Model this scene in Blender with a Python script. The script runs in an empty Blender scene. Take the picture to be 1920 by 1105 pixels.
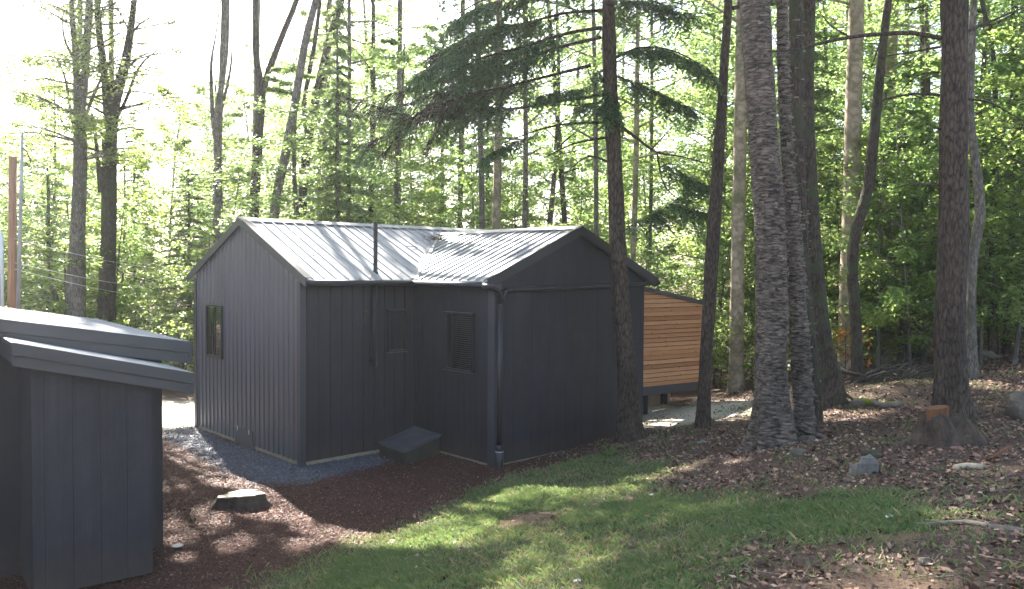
import bpy, math, random
import numpy as np
from mathutils import Matrix, Vector
random.seed(7); RNG = np.random.default_rng(7)
SC = bpy.context.scene; COL = SC.collection
R = math.radians
S = 1.25                                   # metres per layout unit

# ------------------------------------------------------------------ camera
F = 1522.08; PITCH = 1.7786; ROLL = .3461; CAMZ = 2.4641*S
cam = bpy.data.cameras.new('camera'); camo = bpy.data.objects.new('camera', cam); COL.objects.link(camo)
cam.sensor_width = 36; cam.lens = F/1920*36; cam.clip_start = .05; cam.clip_end = 2000
CM = Matrix.Translation((0, 0, CAMZ)) @ Matrix.Rotation(R(90-PITCH), 4, 'X') @ Matrix.Rotation(R(ROLL), 4, 'Z')
camo.matrix_world = CM; SC.camera = camo

# ------------------------------------------------------------------ light
SUN_EL = 39; SUN_AZ = (-.49, .87)          # direction towards the sun
w = bpy.data.worlds.new('World'); SC.world = w; w.use_nodes = True
nt = w.node_tree; bg = nt.nodes['Background']
sky = nt.nodes.new('ShaderNodeTexSky'); sky.sky_type = 'NISHITA'; sky.sun_disc = False
sky.sun_elevation = R(SUN_EL); sky.sun_rotation = math.atan2(SUN_AZ[0], SUN_AZ[1])
sky.air_density = 1.0; sky.dust_density = 2.5; sky.ozone_density = 1.0
hs = nt.nodes.new('ShaderNodeHueSaturation'); hs.inputs['Saturation'].default_value = .8
nt.links.new(sky.outputs[0], hs.inputs['Color']); nt.links.new(hs.outputs[0], bg.inputs[0]); bg.inputs[1].default_value = .06
sun = bpy.data.lights.new('sun', 'SUN'); sun.energy = 5; sun.angle = R(.5); sun.color = (1, .94, .84)
so = bpy.data.objects.new('sun', sun); COL.objects.link(so)
ce = math.cos(R(SUN_EL)); an = math.hypot(*SUN_AZ)
SD = Vector((SUN_AZ[0]/an*ce, SUN_AZ[1]/an*ce, math.sin(R(SUN_EL))))
so.rotation_euler = SD.to_track_quat('Z', 'Y').to_euler(); so.location = (0, 0, 40)
SC.view_settings.view_transform = 'Standard'; SC.view_settings.look = 'None'
SC.view_settings.exposure = 3.2; SC.view_settings.gamma = 1
SC.cycles.max_bounces = 6; SC.cycles.diffuse_bounces = 3; SC.cycles.glossy_bounces = 3
SC.cycles.transmission_bounces = 4; SC.cycles.transparent_max_bounces = 6

# ------------------------------------------------------------------ noise, terrain
def _h(ix, iy, iz, seed):
    n = (ix*374761393 + iy*668265263 + iz*2147483647 + seed*1274126177) & 0xffffffff
    n = ((n ^ (n >> 13))*1274126177) & 0xffffffff
    return ((n ^ (n >> 16)) & 0xffff)/65535.
def vn(x, y, z=0., seed=0):
    x = np.asarray(x, float); y = np.asarray(y, float)+0*x; z = np.asarray(z, float)+0*x; x = x+0*y
    ix = np.floor(x).astype(np.int64); iy = np.floor(y).astype(np.int64); iz = np.floor(z).astype(np.int64)
    fx, fy, fz = x-ix, y-iy, z-iz
    fx = fx*fx*(3-2*fx); fy = fy*fy*(3-2*fy); fz = fz*fz*(3-2*fz)
    r = 0
    for a in (0, 1):
        for b in (0, 1):
            for c in (0, 1):
                r = r + _h(ix+a, iy+b, iz+c, seed)*(fx if a else 1-fx)*(fy if b else 1-fy)*(fz if c else 1-fz)
    return r
def ground(x, y):
    X = np.asarray(x, float)/S; Y = np.asarray(y, float)/S
    d = (X+1.97)*.87-(Y-6.25)*.49
    k = .18
    r = .24*k*np.logaddexp(0, (d-.1)/k)
    cap = 1.18; r = cap-.25*np.logaddexp(0, (cap-r)/.25)*1.0+0; r = np.maximum(r, 0) if False else r
    r = r-(cap-.25*np.logaddexp(0, cap/.25))
    far = np.maximum(0, Y-13.5); r = r*np.exp(-far*.06)
    fade = 1/(1+np.exp(-(np.hypot(X, Y)-26)/3))
    r = r+fade*(vn(X*.09, Y*.09, 0, 3)-.4)*1.2
    hill = 1/(1+np.exp(-(d-.6)/.3))
    r = r+hill*((vn(X*1.3, Y*1.3, 0, 5)-.5)*.06+(vn(X*4, Y*4, 0, 6)-.5)*.025)+(vn(X*6, Y*6, 0, 8)-.5)*.012
    # brush mound in the woods on the right, swell round the old stump
    r = r+.16*np.exp(-(((X-4.9)/.9)**2+((Y-10.6)/.7)**2))
    r = r+.07*np.exp(-(((X+2.75)/.5)**2+((Y-8.6)/.5)**2))
    return r*S
def gz(x, y): return float(ground(np.array([x]), np.array([y]))[0])
def ray(px, py):
    d = CM.to_3x3() @ Vector(((px-960)/F, -(py-552.5)/F, -1)); return Vector((0, 0, CAMZ)), d
def at(px, py, D):                         # point at depth D (metres along Y)
    o, d = ray(px, py); return o+d*(D/d.y)
def on_z(px, py, z):
    o, d = ray(px, py); return o+d*((z-o.z)/d.z)
def on_plane(px, py, P, n):
    o, d = ray(px, py); P = Vector(P); n = Vector(n); return o+d*((P-o).dot(n)/d.dot(n))
def on_ground(px, py):
    o, d = ray(px, py); t = 2.; 
    ts = np.concatenate([np.arange(2, 40, .03)]); X = o.x+d.x*ts; Y = o.y+d.y*ts; Z = o.z+d.z*ts
    b = Z-ground(X, Y) < 0
    if not b.any(): return o+d*30
    i = int(np.argmax(b)); return Vector((X[i], Y[i], float(ground(X[i:i+1], Y[i:i+1])[0])))

# ------------------------------------------------------------------ materials
def mat(name): 
    m = bpy.data.materials.new(name); m.use_nodes = True; t = m.node_tree
    return m, t, t.nodes['Principled BSDF']
def nd(t, ty, **kw):
    n = t.nodes.new('ShaderNode'+ty)
    for k, v in kw.items():
        if k.startswith('i_'): n.inputs[k[2:].replace('_', ' ')].default_value = v
        else: setattr(n, k, v)
    return n
def coords(t, scale=(1, 1, 1), world=False):
    g = nd(t, 'NewGeometry') if world else nd(t, 'TexCoord')
    m = nd(t, 'Mapping'); m.inputs['Scale'].default_value = scale
    t.links.new(g.outputs['Position'] if world else g.outputs['Object'], m.inputs[0]); return m.outputs[0]
def ramp(t, src, stops):
    r = nd(t, 'ValToRGB'); e = r.color_ramp.elements
    while len(e) < len(stops): e.new(.5)
    for i, (p, c) in enumerate(stops): e[i].position = p; e[i].color = (*c, 1)
    t.links.new(src, r.inputs[0]); return r.outputs[0]
def noise(t, co, sc, det=4, rough=.6):
    n = nd(t, 'TexNoise'); n.inputs['Scale'].default_value = sc; n.inputs['Detail'].default_value = det
    n.inputs['Roughness'].default_value = rough; t.links.new(co, n.inputs['Vector']); return n.outputs['Fac']
def bump(t, b, src, s=.4, d=.01):
    n = nd(t, 'Bump'); n.inputs['Strength'].default_value = s; n.inputs['Distance'].default_value = d
    t.links.new(src, n.inputs['Height']); t.links.new(n.outputs[0], b.inputs['Normal'])
def simple(name, c1, c2, sc=3, rough=.6, scale=(1, 1, 1), spec=.5, bs=0, bd=.01, metal=0, det=5, bsc=None):
    m, t, b = mat(name); co = coords(t, scale)
    f = noise(t, co, sc, det); t.links.new(ramp(t, f, [(.3, c1), (.7, c2)]), b.inputs['Base Color'])
    b.inputs['Roughness'].default_value = rough; b.inputs['Specular IOR Level'].default_value = spec
    b.inputs['Metallic'].default_value = metal
    if bs: bump(t, b, noise(t, co, bsc or sc*6, 5), bs, bd)
    return m
def leafmat(name, dark, light, trans, tw=.5, rough=.45):
    m, t, b = mat(name)
    a = nd(t, 'Attribute', attribute_name='rnd'); oi = nd(t, 'ObjectInfo')
    ad = nd(t, 'Math', operation='MULTIPLY_ADD'); t.links.new(oi.outputs['Random'], ad.inputs[0]); ad.inputs[1].default_value = .35
    t.links.new(a.outputs['Fac'], ad.inputs[2])
    mm = nd(t, 'Math', operation='MULTIPLY'); t.links.new(ad.outputs[0], mm.inputs[0]); mm.inputs[1].default_value = .74
    c = ramp(t, mm.outputs[0], [(0, dark), (1, light)])
    t.links.new(c, b.inputs['Base Color']); b.inputs['Roughness'].default_value = rough; b.inputs['Specular IOR Level'].default_value = .35
    tr = nd(t, 'BsdfTranslucent'); mc = nd(t, 'MixRGB', blend_type='MULTIPLY'); mc.inputs[0].default_value = 0
    c2 = ramp(t, mm.outputs[0], [(0, tuple(v*.7 for v in trans)), (1, trans)]); t.links.new(c2, tr.inputs[0])
    mx = nd(t, 'MixShader'); mx.inputs[0].default_value = tw
    t.links.new(b.outputs[0], mx.inputs[1]); t.links.new(tr.outputs[0], mx.inputs[2])
    t.links.new(mx.outputs[0], t.nodes['Material Output'].inputs[0]); return m
def barkmat(name, dark, light, moss=None, sc=(14, 14, 4), sc2=1.0, bs=.9, bd=.03, lich=None, vw=.9):
    m, t, b = mat(name); co = coords(t, sc)
    wv = nd(t, 'TexNoise'); wv.inputs['Scale'].default_value = .9; t.links.new(co, wv.inputs['Vector']); mxv = nd(t, 'MixRGB'); mxv.inputs[0].default_value = .35; t.links.new(co, mxv.inputs[1]); t.links.new(wv.outputs['Color'], mxv.inputs[2])
    vo = nd(t, 'TexVoronoi', feature='DISTANCE_TO_EDGE'); vo.inputs['Scale'].default_value = 2.6; t.links.new(mxv.outputs[0], vo.inputs['Vector'])
    f0 = noise(t, co, 2.2, 10, .72); mf = nd(t, 'Math', operation='MULTIPLY_ADD'); t.links.new(vo.outputs['Distance'], mf.inputs[0]); mf.inputs[1].default_value = vw; t.links.new(f0, mf.inputs[2]); sb_ = nd(t, 'Math', operation='SUBTRACT'); t.links.new(mf.outputs[0], sb_.inputs[0]); sb_.inputs[1].default_value = .12; f = sb_.outputs[0]; col = ramp(t, f, [(.32, dark), (.62, light)])
    bn = ramp(t, noise(t, coords(t, (1.6, 1.6, 1)), 1.3, 6, .7), [(.3, (.5, .5, .5)), (.7, (1.35, 1.3, 1.25))]); mu = nd(t, 'MixRGB', blend_type='MULTIPLY'); mu.inputs[0].default_value = 1; t.links.new(col, mu.inputs[1]); t.links.new(bn, mu.inputs[2]); col = mu.outputs[0]
    if moss:
        c2 = coords(t); g = noise(t, c2, 3.5, 5); mr = ramp(t, g, [(.5, (0, 0, 0)), (.62, (1, 1, 1))])
        mx = nd(t, 'MixRGB'); t.links.new(mr, mx.inputs[0]); t.links.new(col, mx.inputs[1]); mx.inputs[2].default_value = (*moss, 1); col = mx.outputs[0]
    t.links.new(col, b.inputs['Base Color']); b.inputs['Roughness'].default_value = .85; b.inputs['Specular IOR Level'].default_value = .3
    bump(t, b, f, bs, bd); return m
M = {}
def wallpaint(name, c1, c2, rough, spec, st=.35, bs=.15):
    st *= .5; m, t, b = mat(name); f = noise(t, coords(t, (1, 1, .3)), 1.6, 5); c = ramp(t, f, [(.3, c1), (.7, c2)])
    k = ramp(t, noise(t, coords(t, (17, 17, .45)), 1, 6, .7), [(.35, (1-st,)*3), (.65, (1+st,)*3)])
    d = ramp(t, noise(t, coords(t, (3, 3, 2)), 1.5, 8, .75), [(.45, (1, 1, 1)), (.72, (1.35, 1.3, 1.2))])
    x = nd(t, 'MixRGB', blend_type='MULTIPLY'); x.inputs[0].default_value = 1; t.links.new(c, x.inputs[1]); t.links.new(k, x.inputs[2])
    y = nd(t, 'MixRGB', blend_type='MULTIPLY'); y.inputs[0].default_value = 1; t.links.new(x.outputs[0], y.inputs[1]); t.links.new(d, y.inputs[2])
    # mud splashed up from the ground
    g = nd(t, 'SeparateXYZ'); t.links.new(coords(t), g.inputs[0]); zn = nd(t, 'MapRange'); t.links.new(g.outputs[2], zn.inputs[0]); zn.inputs[1].default_value = .42; zn.inputs[2].default_value = .04
    zm_ = nd(t, 'Math', operation='MULTIPLY'); t.links.new(zn.outputs[0], zm_.inputs[0]); t.links.new(noise(t, coords(t, (6, 6, 3)), 2, 8, .75), zm_.inputs[1])
    z = nd(t, 'MixRGB'); t.links.new(zm_.outputs[0], z.inputs[0]); t.links.new(y.outputs[0], z.inputs[1]); z.inputs[2].default_value = (.07, .05, .038, 1)
    t.links.new(z.outputs[0], b.inputs['Base Color']); b.inputs['Roughness'].default_value = rough; b.inputs['Specular IOR Level'].default_value = spec
    bump(t, b, noise(t, coords(t, (4, 4, .6)), 4, 6), bs, .004); return m
M['siding'] = simple('gable_skylit_paint', (.078, .075, .085), (.105, .101, .114), 2, .34, (1, 1, .25), spec=.6, bs=.12, bd=.004, bsc=3)  # charcoal siding painted lighter to imitate open sky reflected on the gable
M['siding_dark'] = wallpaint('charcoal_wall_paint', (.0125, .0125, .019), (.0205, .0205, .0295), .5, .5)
M['ply'] = wallpaint('charcoal_plywood_paint', (.0115, .0125, .0185), (.019, .020, .029), .6, .4, .22)
M['shed'] = wallpaint('charcoal_board_stain', (.0195, .0195, .0265), (.029, .029, .038), .66, .35, .28, .25)
M['trim'] = simple('grey_trim_paint', (.038, .039, .045), (.052, .053, .06), 2, .42, bs=.1, bd=.003)
M['trim_dark'] = simple('dark_trim_paint', (.014, .015, .019), (.02, .021, .026), 2, .4)
M['sill_wood'] = simple('bare_wood_sill', (.2, .17, .11), (.33, .29, .2), 5, .8, (3, 3, 8), bs=.5, bd=.01)
M['black'] = simple('black_plastic', (.012, .012, .015), (.02, .02, .024), 3, .4)
M['pipe'] = simple('dark_pipe_paint', (.012, .013, .017), (.02, .021, .026), 3, .5)
M['void'] = simple('painted_dark_interior', (.008, .009, .012), (.014, .015, .02), 2, .9)  # shade of the rooms and the birch hollow put into the colour
M['blind'] = simple('dark_blind_slat', (.1, .12, .13), (.13, .15, .16), 3, .5)
M['clip'] = simple('pale_metal_clip', (.5, .5, .5), (.7, .7, .7), 5, .4)
def roofmat():
    m, t, b = mat('painted_roof_metal'); co = coords(t)
    f = noise(t, co, 1.2, 6); c = ramp(t, f, [(.3, (.25, .255, .265)), (.7, (.33, .335, .345))])
    f2 = noise(t, co, 14, 3); sp = ramp(t, f2, [(.69, (0, 0, 0)), (.74, (1, 1, 1))])
    mx = nd(t, 'MixRGB'); t.links.new(sp, mx.inputs[0]); t.links.new(c, mx.inputs[1]); mx.inputs[2].default_value = (.22, .2, .16, 1)
    t.links.new(mx.outputs[0], b.inputs['Base Color'])
    b.inputs['Metallic'].default_value = .35; b.inputs['Specular IOR Level'].default_value = .8
    t.links.new(ramp(t, noise(t, co, 2.5, 5), [(.3, (.4, .4, .4)), (.7, (.56, .56, .56))]), b.inputs['Roughness'])
    bump(t, b, noise(t, co, 5, 2), .15, .01); return m
M['roof'] = roofmat()
def glassmat():
    m, t, b = mat('window_glass'); t.nodes.remove(b)
    g = nd(t, 'BsdfGlossy'); g.inputs['Roughness'].default_value = .03; g.inputs[0].default_value = (.9, .95, .95, 1)
    tr = nd(t, 'BsdfTransparent'); fr = nd(t, 'Fresnel'); fr.inputs[0].default_value = 3.2
    mx = nd(t, 'MixShader'); t.links.new(fr.outputs[0], mx.inputs[0]); t.links.new(tr.outputs[0], mx.inputs[1]); t.links.new(g.outputs[0], mx.inputs[2])
    t.links.new(mx.outputs[0], t.nodes['Material Output'].inputs[0]); return m
M['glass'] = glassmat()
def cedar():
    m, t, b = mat('cedar_board'); co = coords(t, (3, 3, 45))
    a = nd(t, 'Attribute', attribute_name='rnd')
    c = ramp(t, a.outputs['Fac'], [(0, (.36, .145, .055)), (.5, (.52, .25, .11)), (1, (.62, .34, .17))])
    f = noise(t, co, 1, 6); g = ramp(t, f, [(.3, (.72, .68, .62)), (.7, (1, 1, 1))])
    kn = nd(t, 'TexVoronoi'); kn.inputs['Scale'].default_value = 1.; t.links.new(coords(t, (4, 4, 11)), kn.inputs['Vector'])
    kr = ramp(t, kn.outputs['Distance'], [(.07, (.25, .15, .1)), (.13, (1, 1, 1))])
    mx = nd(t, 'MixRGB', blend_type='MULTIPLY'); mx.inputs[0].default_value = 1; t.links.new(c, mx.inputs[1]); t.links.new(g, mx.inputs[2])
    m2 = nd(t, 'MixRGB', blend_type='MULTIPLY'); m2.inputs[0].default_value = 1; t.links.new(mx.outputs[0], m2.inputs[1]); t.links.new(kr, m2.inputs[2])
    t.links.new(m2.outputs[0], b.inputs['Base Color']); b.inputs['Roughness'].default_value = .6; return m
M['cedar'] = cedar()
M['grey_wood'] = simple('weathered_board', (.3, .24, .17), (.45, .37, .27), 3, .8, (6, 6, .6))
M['bark_hemlock'] = barkmat('hemlock_bark', (.022, .017, .014), (.1, .077, .06))
M['bark_dark'] = barkmat('dark_furrowed_bark', (.02, .016, .013), (.085, .067, .052), (.05, .06, .03))
M['bark_grey'] = barkmat('grey_bark', (.07, .065, .06), (.22, .195, .17), (.09, .09, .06))
M['bark_beech'] = barkmat('smooth_beech_bark', (.24, .19, .14), (.4, .33, .25), (.16, .15, .08), (3, 3, 3), bs=.25, bd=.01)
M['bark_birch'] = barkmat('peeling_birch_bark', (.02, .016, .014), (.21, .175, .145), None, (4, 4, 15), bs=.9, bd=.02, vw=.45)
M['flake'] = simple('curled_bark_flake', (.04, .03, .024), (.26, .22, .185), 9, .7)
M['bark_far'] = barkmat('distant_bark', (.06, .055, .05), (.17, .15, .13), (.08, .09, .05), (8, 8, 1.5), bs=.5)
M['deadwood'] = simple('dead_wood', (.09, .075, .06), (.24, .2, .165), 5, .85, (2, 2, 6), bs=.8, bd=.02)
M['twig'] = simple('dark_twig', (.03, .025, .02), (.08, .065, .05), 8, .85)
M['stump_top'] = simple('sawn_wood_face', (.42, .33, .22), (.6, .52, .4), 9, .75, (1, 1, 1), bs=.4, bd=.01)
M['orange_wood'] = simple('orange_rotten_wood', (.1, .036, .014), (.3, .13, .05), 4, .8, (22, 22, 1.5), bs=.9, bd=.02)
M['mossy'] = simple('mossy_bark', (.025, .022, .016), (.075, .075, .035), 5, .9, bs=1, bd=.03)
M['rot_bark'] = simple('rotten_stump_bark', (.02, .015, .012), (.12, .085, .06), 7, .9, (1, 1, .5), bs=1, bd=.04)
M['moss'] = simple('bright_moss', (.12, .16, .02), (.3, .34, .05), 14, .95, bs=1, bd=.02)
M['box_wood'] = simple('dark_box_wood', (.035, .03, .022), (.07, .058, .042), 3, .8)  # dark brown wood tone
M['lid'] = simple('weathered_grey_lid', (.06, .062, .07), (.09, .092, .1), 3, .5, bs=.2)
M['rock'] = simple('grey_rock', (.08, .076, .07), (.22, .21, .19), 7, .85, bs=.9, bd=.02)
M['rock_tan'] = simple('tan_rock', (.06, .052, .04), (.16, .135, .1), 5, .85, bs=.9, bd=.02)
M['pole_wood'] = simple('brown_pole_wood', (.2, .1, .05), (.36, .2, .11), 3, .8, (10, 10, .5), bs=.4)
M['metal_grey'] = simple('galvanised_pipe', (.25, .26, .25), (.4, .41, .4), 3, .5)
M['leaf'] = leafmat('broad_leaf', (.065, .13, .03), (.15, .23, .055), (.36, .54, .15), .5)
M['leaf_far'] = leafmat('far_leaf', (.07, .13, .035), (.15, .22, .06), (.37, .51, .17), .5)
M['leaf_bush'] = leafmat('undergrowth_leaf', (.07, .13, .035), (.15, .23, .06), (.46, .6, .16), .55)
M['leaf_yellow'] = leafmat('yellow_green_leaf', (.09, .15, .03), (.18, .25, .06), (.44, .55, .16), .5)
M['leaf_rust'] = leafmat('rust_leaf', (.3, .08, .01), (.5, .2, .03), (.6, .22, .03), .45)
M['needle'] = leafmat('hemlock_needle', (.05, .12, .055), (.1, .19, .08), (.2, .32, .12), .42)
M['needle_far'] = leafmat('far_conifer_needle', (.07, .13, .055), (.13, .2, .08), (.28, .38, .12), .4)
M['fern'] = leafmat('fern_frond', (.08, .18, .03), (.15, .28, .06), (.3, .42, .07), .4)
def littermat(name, stops, tw=.2):
    m, t, b = mat(name); a = nd(t, 'Attribute', attribute_name='rnd'); c = ramp(t, a.outputs['Fac'], stops)
    t.links.new(c, b.inputs['Base Color']); b.inputs['Roughness'].default_value = .65; b.inputs['Specular IOR Level'].default_value = .3; return m
M['litter'] = littermat('dry_leaf', [(0, (.05, .03, .024)), (.4, (.14, .08, .056)), (.7, (.26, .145, .1)), (.9, (.3, .2, .14)), (1, (.44, .34, .25))])
M['chip'] = littermat('mulch_chip', [(0, (.028, .014, .011)), (.5, (.075, .035, .026)), (.9, (.13, .064, .044)), (1, (.32, .22, .15))])
M['stone'] = littermat('crushed_stone', [(0, (.08, .083, .098)), (.6, (.12, .127, .15)), (1, (.2, .208, .245))])
M['grass'] = leafmat('grass_blade', (.055, .115, .045), (.15, .215, .085), (.27, .37, .12), .35)
M['straw'] = leafmat('dry_grass_blade', (.25, .2, .1), (.45, .38, .2), (.35, .3, .15), .3)
M['paper'] = simple('pale_dead_leaf', (.4, .4, .37), (.6, .6, .55), 9, .8)

# ------------------------------------------------------------------ mesh helpers
class MB:
    def __init__(s): s.v = []; s.f = []; s.mi = []; s.r = []
    def poly(s, pts, mi=0, r=.5):
        n = len(s.v); s.v += [tuple(p) for p in pts]; s.f.append(tuple(range(n, n+len(pts)))); s.mi.append(mi); s.r.append(r)
    def prism(s, base, off, mi=0, r=.5):     # base polygon and its copy moved by off
        a = [Vector(p) for p in base]; b = [p+Vector(off) for p in a]; n = len(s.v); k = len(a)
        s.v += [tuple(p) for p in a+b]
        s.f.append(tuple(range(n, n+k))[::-1]); s.f.append(tuple(range(n+k, n+2*k)))
        for i in range(k): j = (i+1) % k; s.f.append((n+i, n+j, n+k+j, n+k+i))
        s.mi += [mi]*(k+2); s.r += [r]*(k+2)
    def tube(s, pts, rads, n=8, mi=0, cap=True, r=.5):
        pts = [Vector(p) for p in pts]; st = len(s.v); up = Vector((.13, .31, .94))
        if not hasattr(rads, '__len__'): rads = [rads]*len(pts)
        for i, p in enumerate(pts):
            d = (pts[min(i+1, len(pts)-1)]-pts[max(i-1, 0)]).normalized()
            a = d.cross(up); a = a.normalized() if a.length > .15 else d.cross(Vector((1, 0, 0))).normalized(); b = d.cross(a).normalized()
            for k in range(n):
                t = 2*math.pi*k/n; s.v.append(tuple(p+(a*math.cos(t)+b*math.sin(t))*rads[i]))
        for i in range(len(pts)-1):
            for k in range(n):
                a0 = st+i*n+k; b0 = st+i*n+(k+1) % n; s.f.append((a0, b0, b0+n, a0+n)); s.mi.append(mi); s.r.append(r)
        if cap:
            s.f.append(tuple(st+k for k in range(n))[::-1]); s.mi.append(mi); s.r.append(r)
            s.f.append(tuple(st+(len(pts)-1)*n+k for k in range(n))); s.mi.append(mi); s.r.append(r)
    def build(s, name, mats, parent=None, smooth=False, org=None):
        if not isinstance(mats, (list, tuple)): mats = [mats]
        v = np.array(s.v, float)
        o0 = Vector((0, 0, 0))
        if parent is not None: o0 = Vector(parent['_w'])
        elif org is not None: o0 = Vector(org)
        v = v-np.array(o0)
        me = bpy.data.meshes.new(name); me.from_pydata(v.tolist(), [], s.f)
        for m in mats: me.materials.append(m)
        me.polygons.foreach_set('material_index', s.mi)
        at_ = me.attributes.new('rnd', 'FLOAT', 'FACE'); at_.data.foreach_set('value', s.r)
        if smooth: me.polygons.foreach_set('use_smooth', [True]*len(s.f))
        me.update(); ob = bpy.data.objects.new(name, me); COL.objects.link(ob)
        if parent is not None: ob.parent = parent
        else: ob.location = o0
        ob['_w'] = list(o0); return ob
def quadmesh(name, V, mats, parent=None, rnd=None, mi=None, org=(0, 0, 0)):
    """V: (n,4,3) array of separate quads"""
    V = np.asarray(V, np.float32); n = len(V)
    if parent is not None: org = parent['_w']
    V = V-np.array(org, np.float32)
    me = bpy.data.meshes.new(name); me.vertices.add(n*4); me.vertices.foreach_set('co', V.reshape(-1))
    me.loops.add(n*4); me.loops.foreach_set('vertex_index', np.arange(n*4, dtype=np.int32))
    me.polygons.add(n); me.polygons.foreach_set('loop_start', np.arange(0, n*4, 4, dtype=np.int32))
    if not isinstance(mats, (list, tuple)): mats = [mats]
    for m in mats: me.materials.append(m)
    if mi is not None: me.polygons.foreach_set('material_index', np.asarray(mi, np.int32))
    me.update(calc_edges=True)
    a = me.attributes.new('rnd', 'FLOAT', 'FACE'); a.data.foreach_set('value', (RNG.random(n) if rnd is None else rnd).astype(np.float32))
    ob = bpy.data.objects.new(name, me); COL.objects.link(ob)
    if parent is not None: ob.parent = parent
    else: ob.location = org
    ob['_w'] = list(org); return ob
def thing(name, loc, label, cat, group=None):
    o = bpy.data.objects.new(name, None); COL.objects.link(o); o.location = loc; o.empty_display_size = .3; o['_w'] = list(loc)
    return tag(o, label, cat, group)
def tag(o, label, cat, group=None, kind=None):
    if label: o['label'] = label
    if cat: o['category'] = cat
    if group: o['group'] = group
    if kind: o['kind'] = kind
    return o
def leaf_quads(P, size, N=None, aspect=.55, rng=RNG, flat=.5):
    """rhombic leaves at P (n,3); size scalar/array; returns (n,4,3)"""
    n = len(P); a = rng.random(n)*2*np.pi
    N = rng.normal(size=(n, 3))*flat if N is None else N; N = N+np.array([0, 0, 1.]); N /= np.linalg.norm(N, axis=1)[:, None]
    d = np.stack([np.cos(a), np.sin(a), rng.normal(size=n)*.3], 1); d -= N*(d*N).sum(1)[:, None]; d /= np.linalg.norm(d, axis=1)[:, None]
    s = np.cross(N, d); sz = (np.ones(n)*size*(.65+.7*rng.random(n)))[:, None]
    return np.stack([P-d*sz*.5, P+s*sz*aspect*.5-d*sz*.05, P+d*sz*.5, P-s*sz*aspect*.5-d*sz*.05], 1)

# ------------------------------------------------------------------ ground zones
def wpoly(px): return np.array([[p.x, p.y] for p in (on_ground(*q) for q in px)])
def inpoly(P, x, y):
    ins = np.zeros(x.shape, bool); n = len(P)
    for i in range(n):
        x1, y1 = P[i]; x2, y2 = P[(i+1) % n]
        c = ((y1 > y) != (y2 > y)) & (x < (x2-x1)*(y-y1)/((y2-y1) if y2 != y1 else 1e-9)+x1); ins ^= c
    return ins
def pdist(P, x, y):
    d = np.full(x.shape, 1e9); n = len(P)
    for i in range(n):
        x1, y1 = P[i]; x2, y2 = P[(i+1) % n]; dx, dy = x2-x1, y2-y1
        t = np.clip(((x-x1)*dx+(y-y1)*dy)/(dx*dx+dy*dy+1e-9), 0, 1); d = np.minimum(d, np.hypot(x-x1-t*dx, y-y1-t*dy))
    return np.where(inpoly(P, x, y), d, -d)
def soft(P, x, y, wd=.12, amp=.35, sc=1.6, seed=11):
    d = pdist(P, x, y)+(vn(x*sc, y*sc, 0, seed)-.5)*amp+(vn(x*sc*4, y*sc*4, 0, seed+1)-.5)*amp*.4
    return 1/(1+np.exp(-np.clip(d/wd, -30, 30)))
LAWN = wpoly([(380, 1160), (520, 1088), (640, 1035), (760, 985), (880, 925), (960, 893), (1050, 868), (1150, 850), (1230, 870), (1190, 905), (1270, 925), (1380, 920), (1500, 950), (1640, 925), (1740, 955), (1750, 1000), (1560, 1012), (1420, 1003), (1330, 1040), (1290, 1104), (1280, 1190)])
GRAV = wpoly([(306, 806), (372, 799), (420, 828), (480, 850), (565, 872), (690, 846), (735, 862), (650, 890), (570, 908), (500, 908), (430, 886), (370, 850), (312, 822)])
PALE = wpoly([(150, 755), (380, 752), (385, 800), (310, 806), (150, 790)])
PALE2 = wpoly([(1190, 752), (1430, 750), (1415, 772), (1330, 790), (1200, 798)])
BARE = [(wpoly(q)) for q in ([(915, 985), (960, 965), (1050, 962), (1040, 978), (950, 995)], [(1560, 1010), (1700, 1000), (1790, 1005), (1700, 1018), (1570, 1020)], [(1540, 1100), (1640, 1075), (1830, 1080), (1760, 1110)])]
def zones(x, y):
    X = x/S; Y = y/S; d = (X+1.97)*.87-(Y-6.25)*.49
    near = np.hypot(x, y-8) < 16
    lawn = soft(LAWN, x, y, .08, .4); grav = soft(GRAV, x, y, .05, .18, 2.5); pale = np.maximum(soft(PALE, x, y, .3), soft(PALE2, x, y, .2, .5))
    hill = 1/(1+np.exp(-(d-.25+(vn(x*1.2, y*1.2, 0, 21)-.5)*.6)/.12))
    bare = np.zeros_like(x)
    for b in BARE: bare = np.maximum(bare, soft(b, x, y, .05, .2, 3))
    patch = vn(x*.9, y*.9, 0, 31)*.6+vn(x*3, y*3, 0, 32)*.4
    thin = 1/(1+np.exp(-(patch-.49)/.05))*.85                    # thin spots in the lawn
    lawn = lawn*(1-bare)
    return lawn, hill, grav, pale, bare, thin
def axis(a, b, fine, lo, hi, coarse):
    m = np.arange(a, b, fine); l = [a]; st = fine
    while l[-1] > lo: st = min(st*1.3, coarse); l.append(l[-1]-st)
    r = [b]; st = fine
    while r[-1] < hi: st = min(st*1.3, coarse); r.append(r[-1]+st)
    return np.array(l[::-1][:-1]+list(m)+r)
gx = axis(-7, 9.5, .06, -300, 300, 15); gy = axis(2.5, 20, .06, -60, 500, 15)
GX, GY = np.meshgrid(gx, gy); gX = GX.ravel(); gY = GY.ravel(); gZ = ground(gX, gY)
me = bpy.data.meshes.new('ground'); nx, ny = len(gx), len(gy)
me.vertices.add(nx*ny); me.vertices.foreach_set('co', np.stack([gX, gY, gZ], 1).ravel())
I = (np.arange(ny-1)[:, None]*nx+np.arange(nx-1)[None]).ravel(); Fc = np.stack([I, I+1, I+1+nx, I+nx], 1).astype(np.int32)
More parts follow.
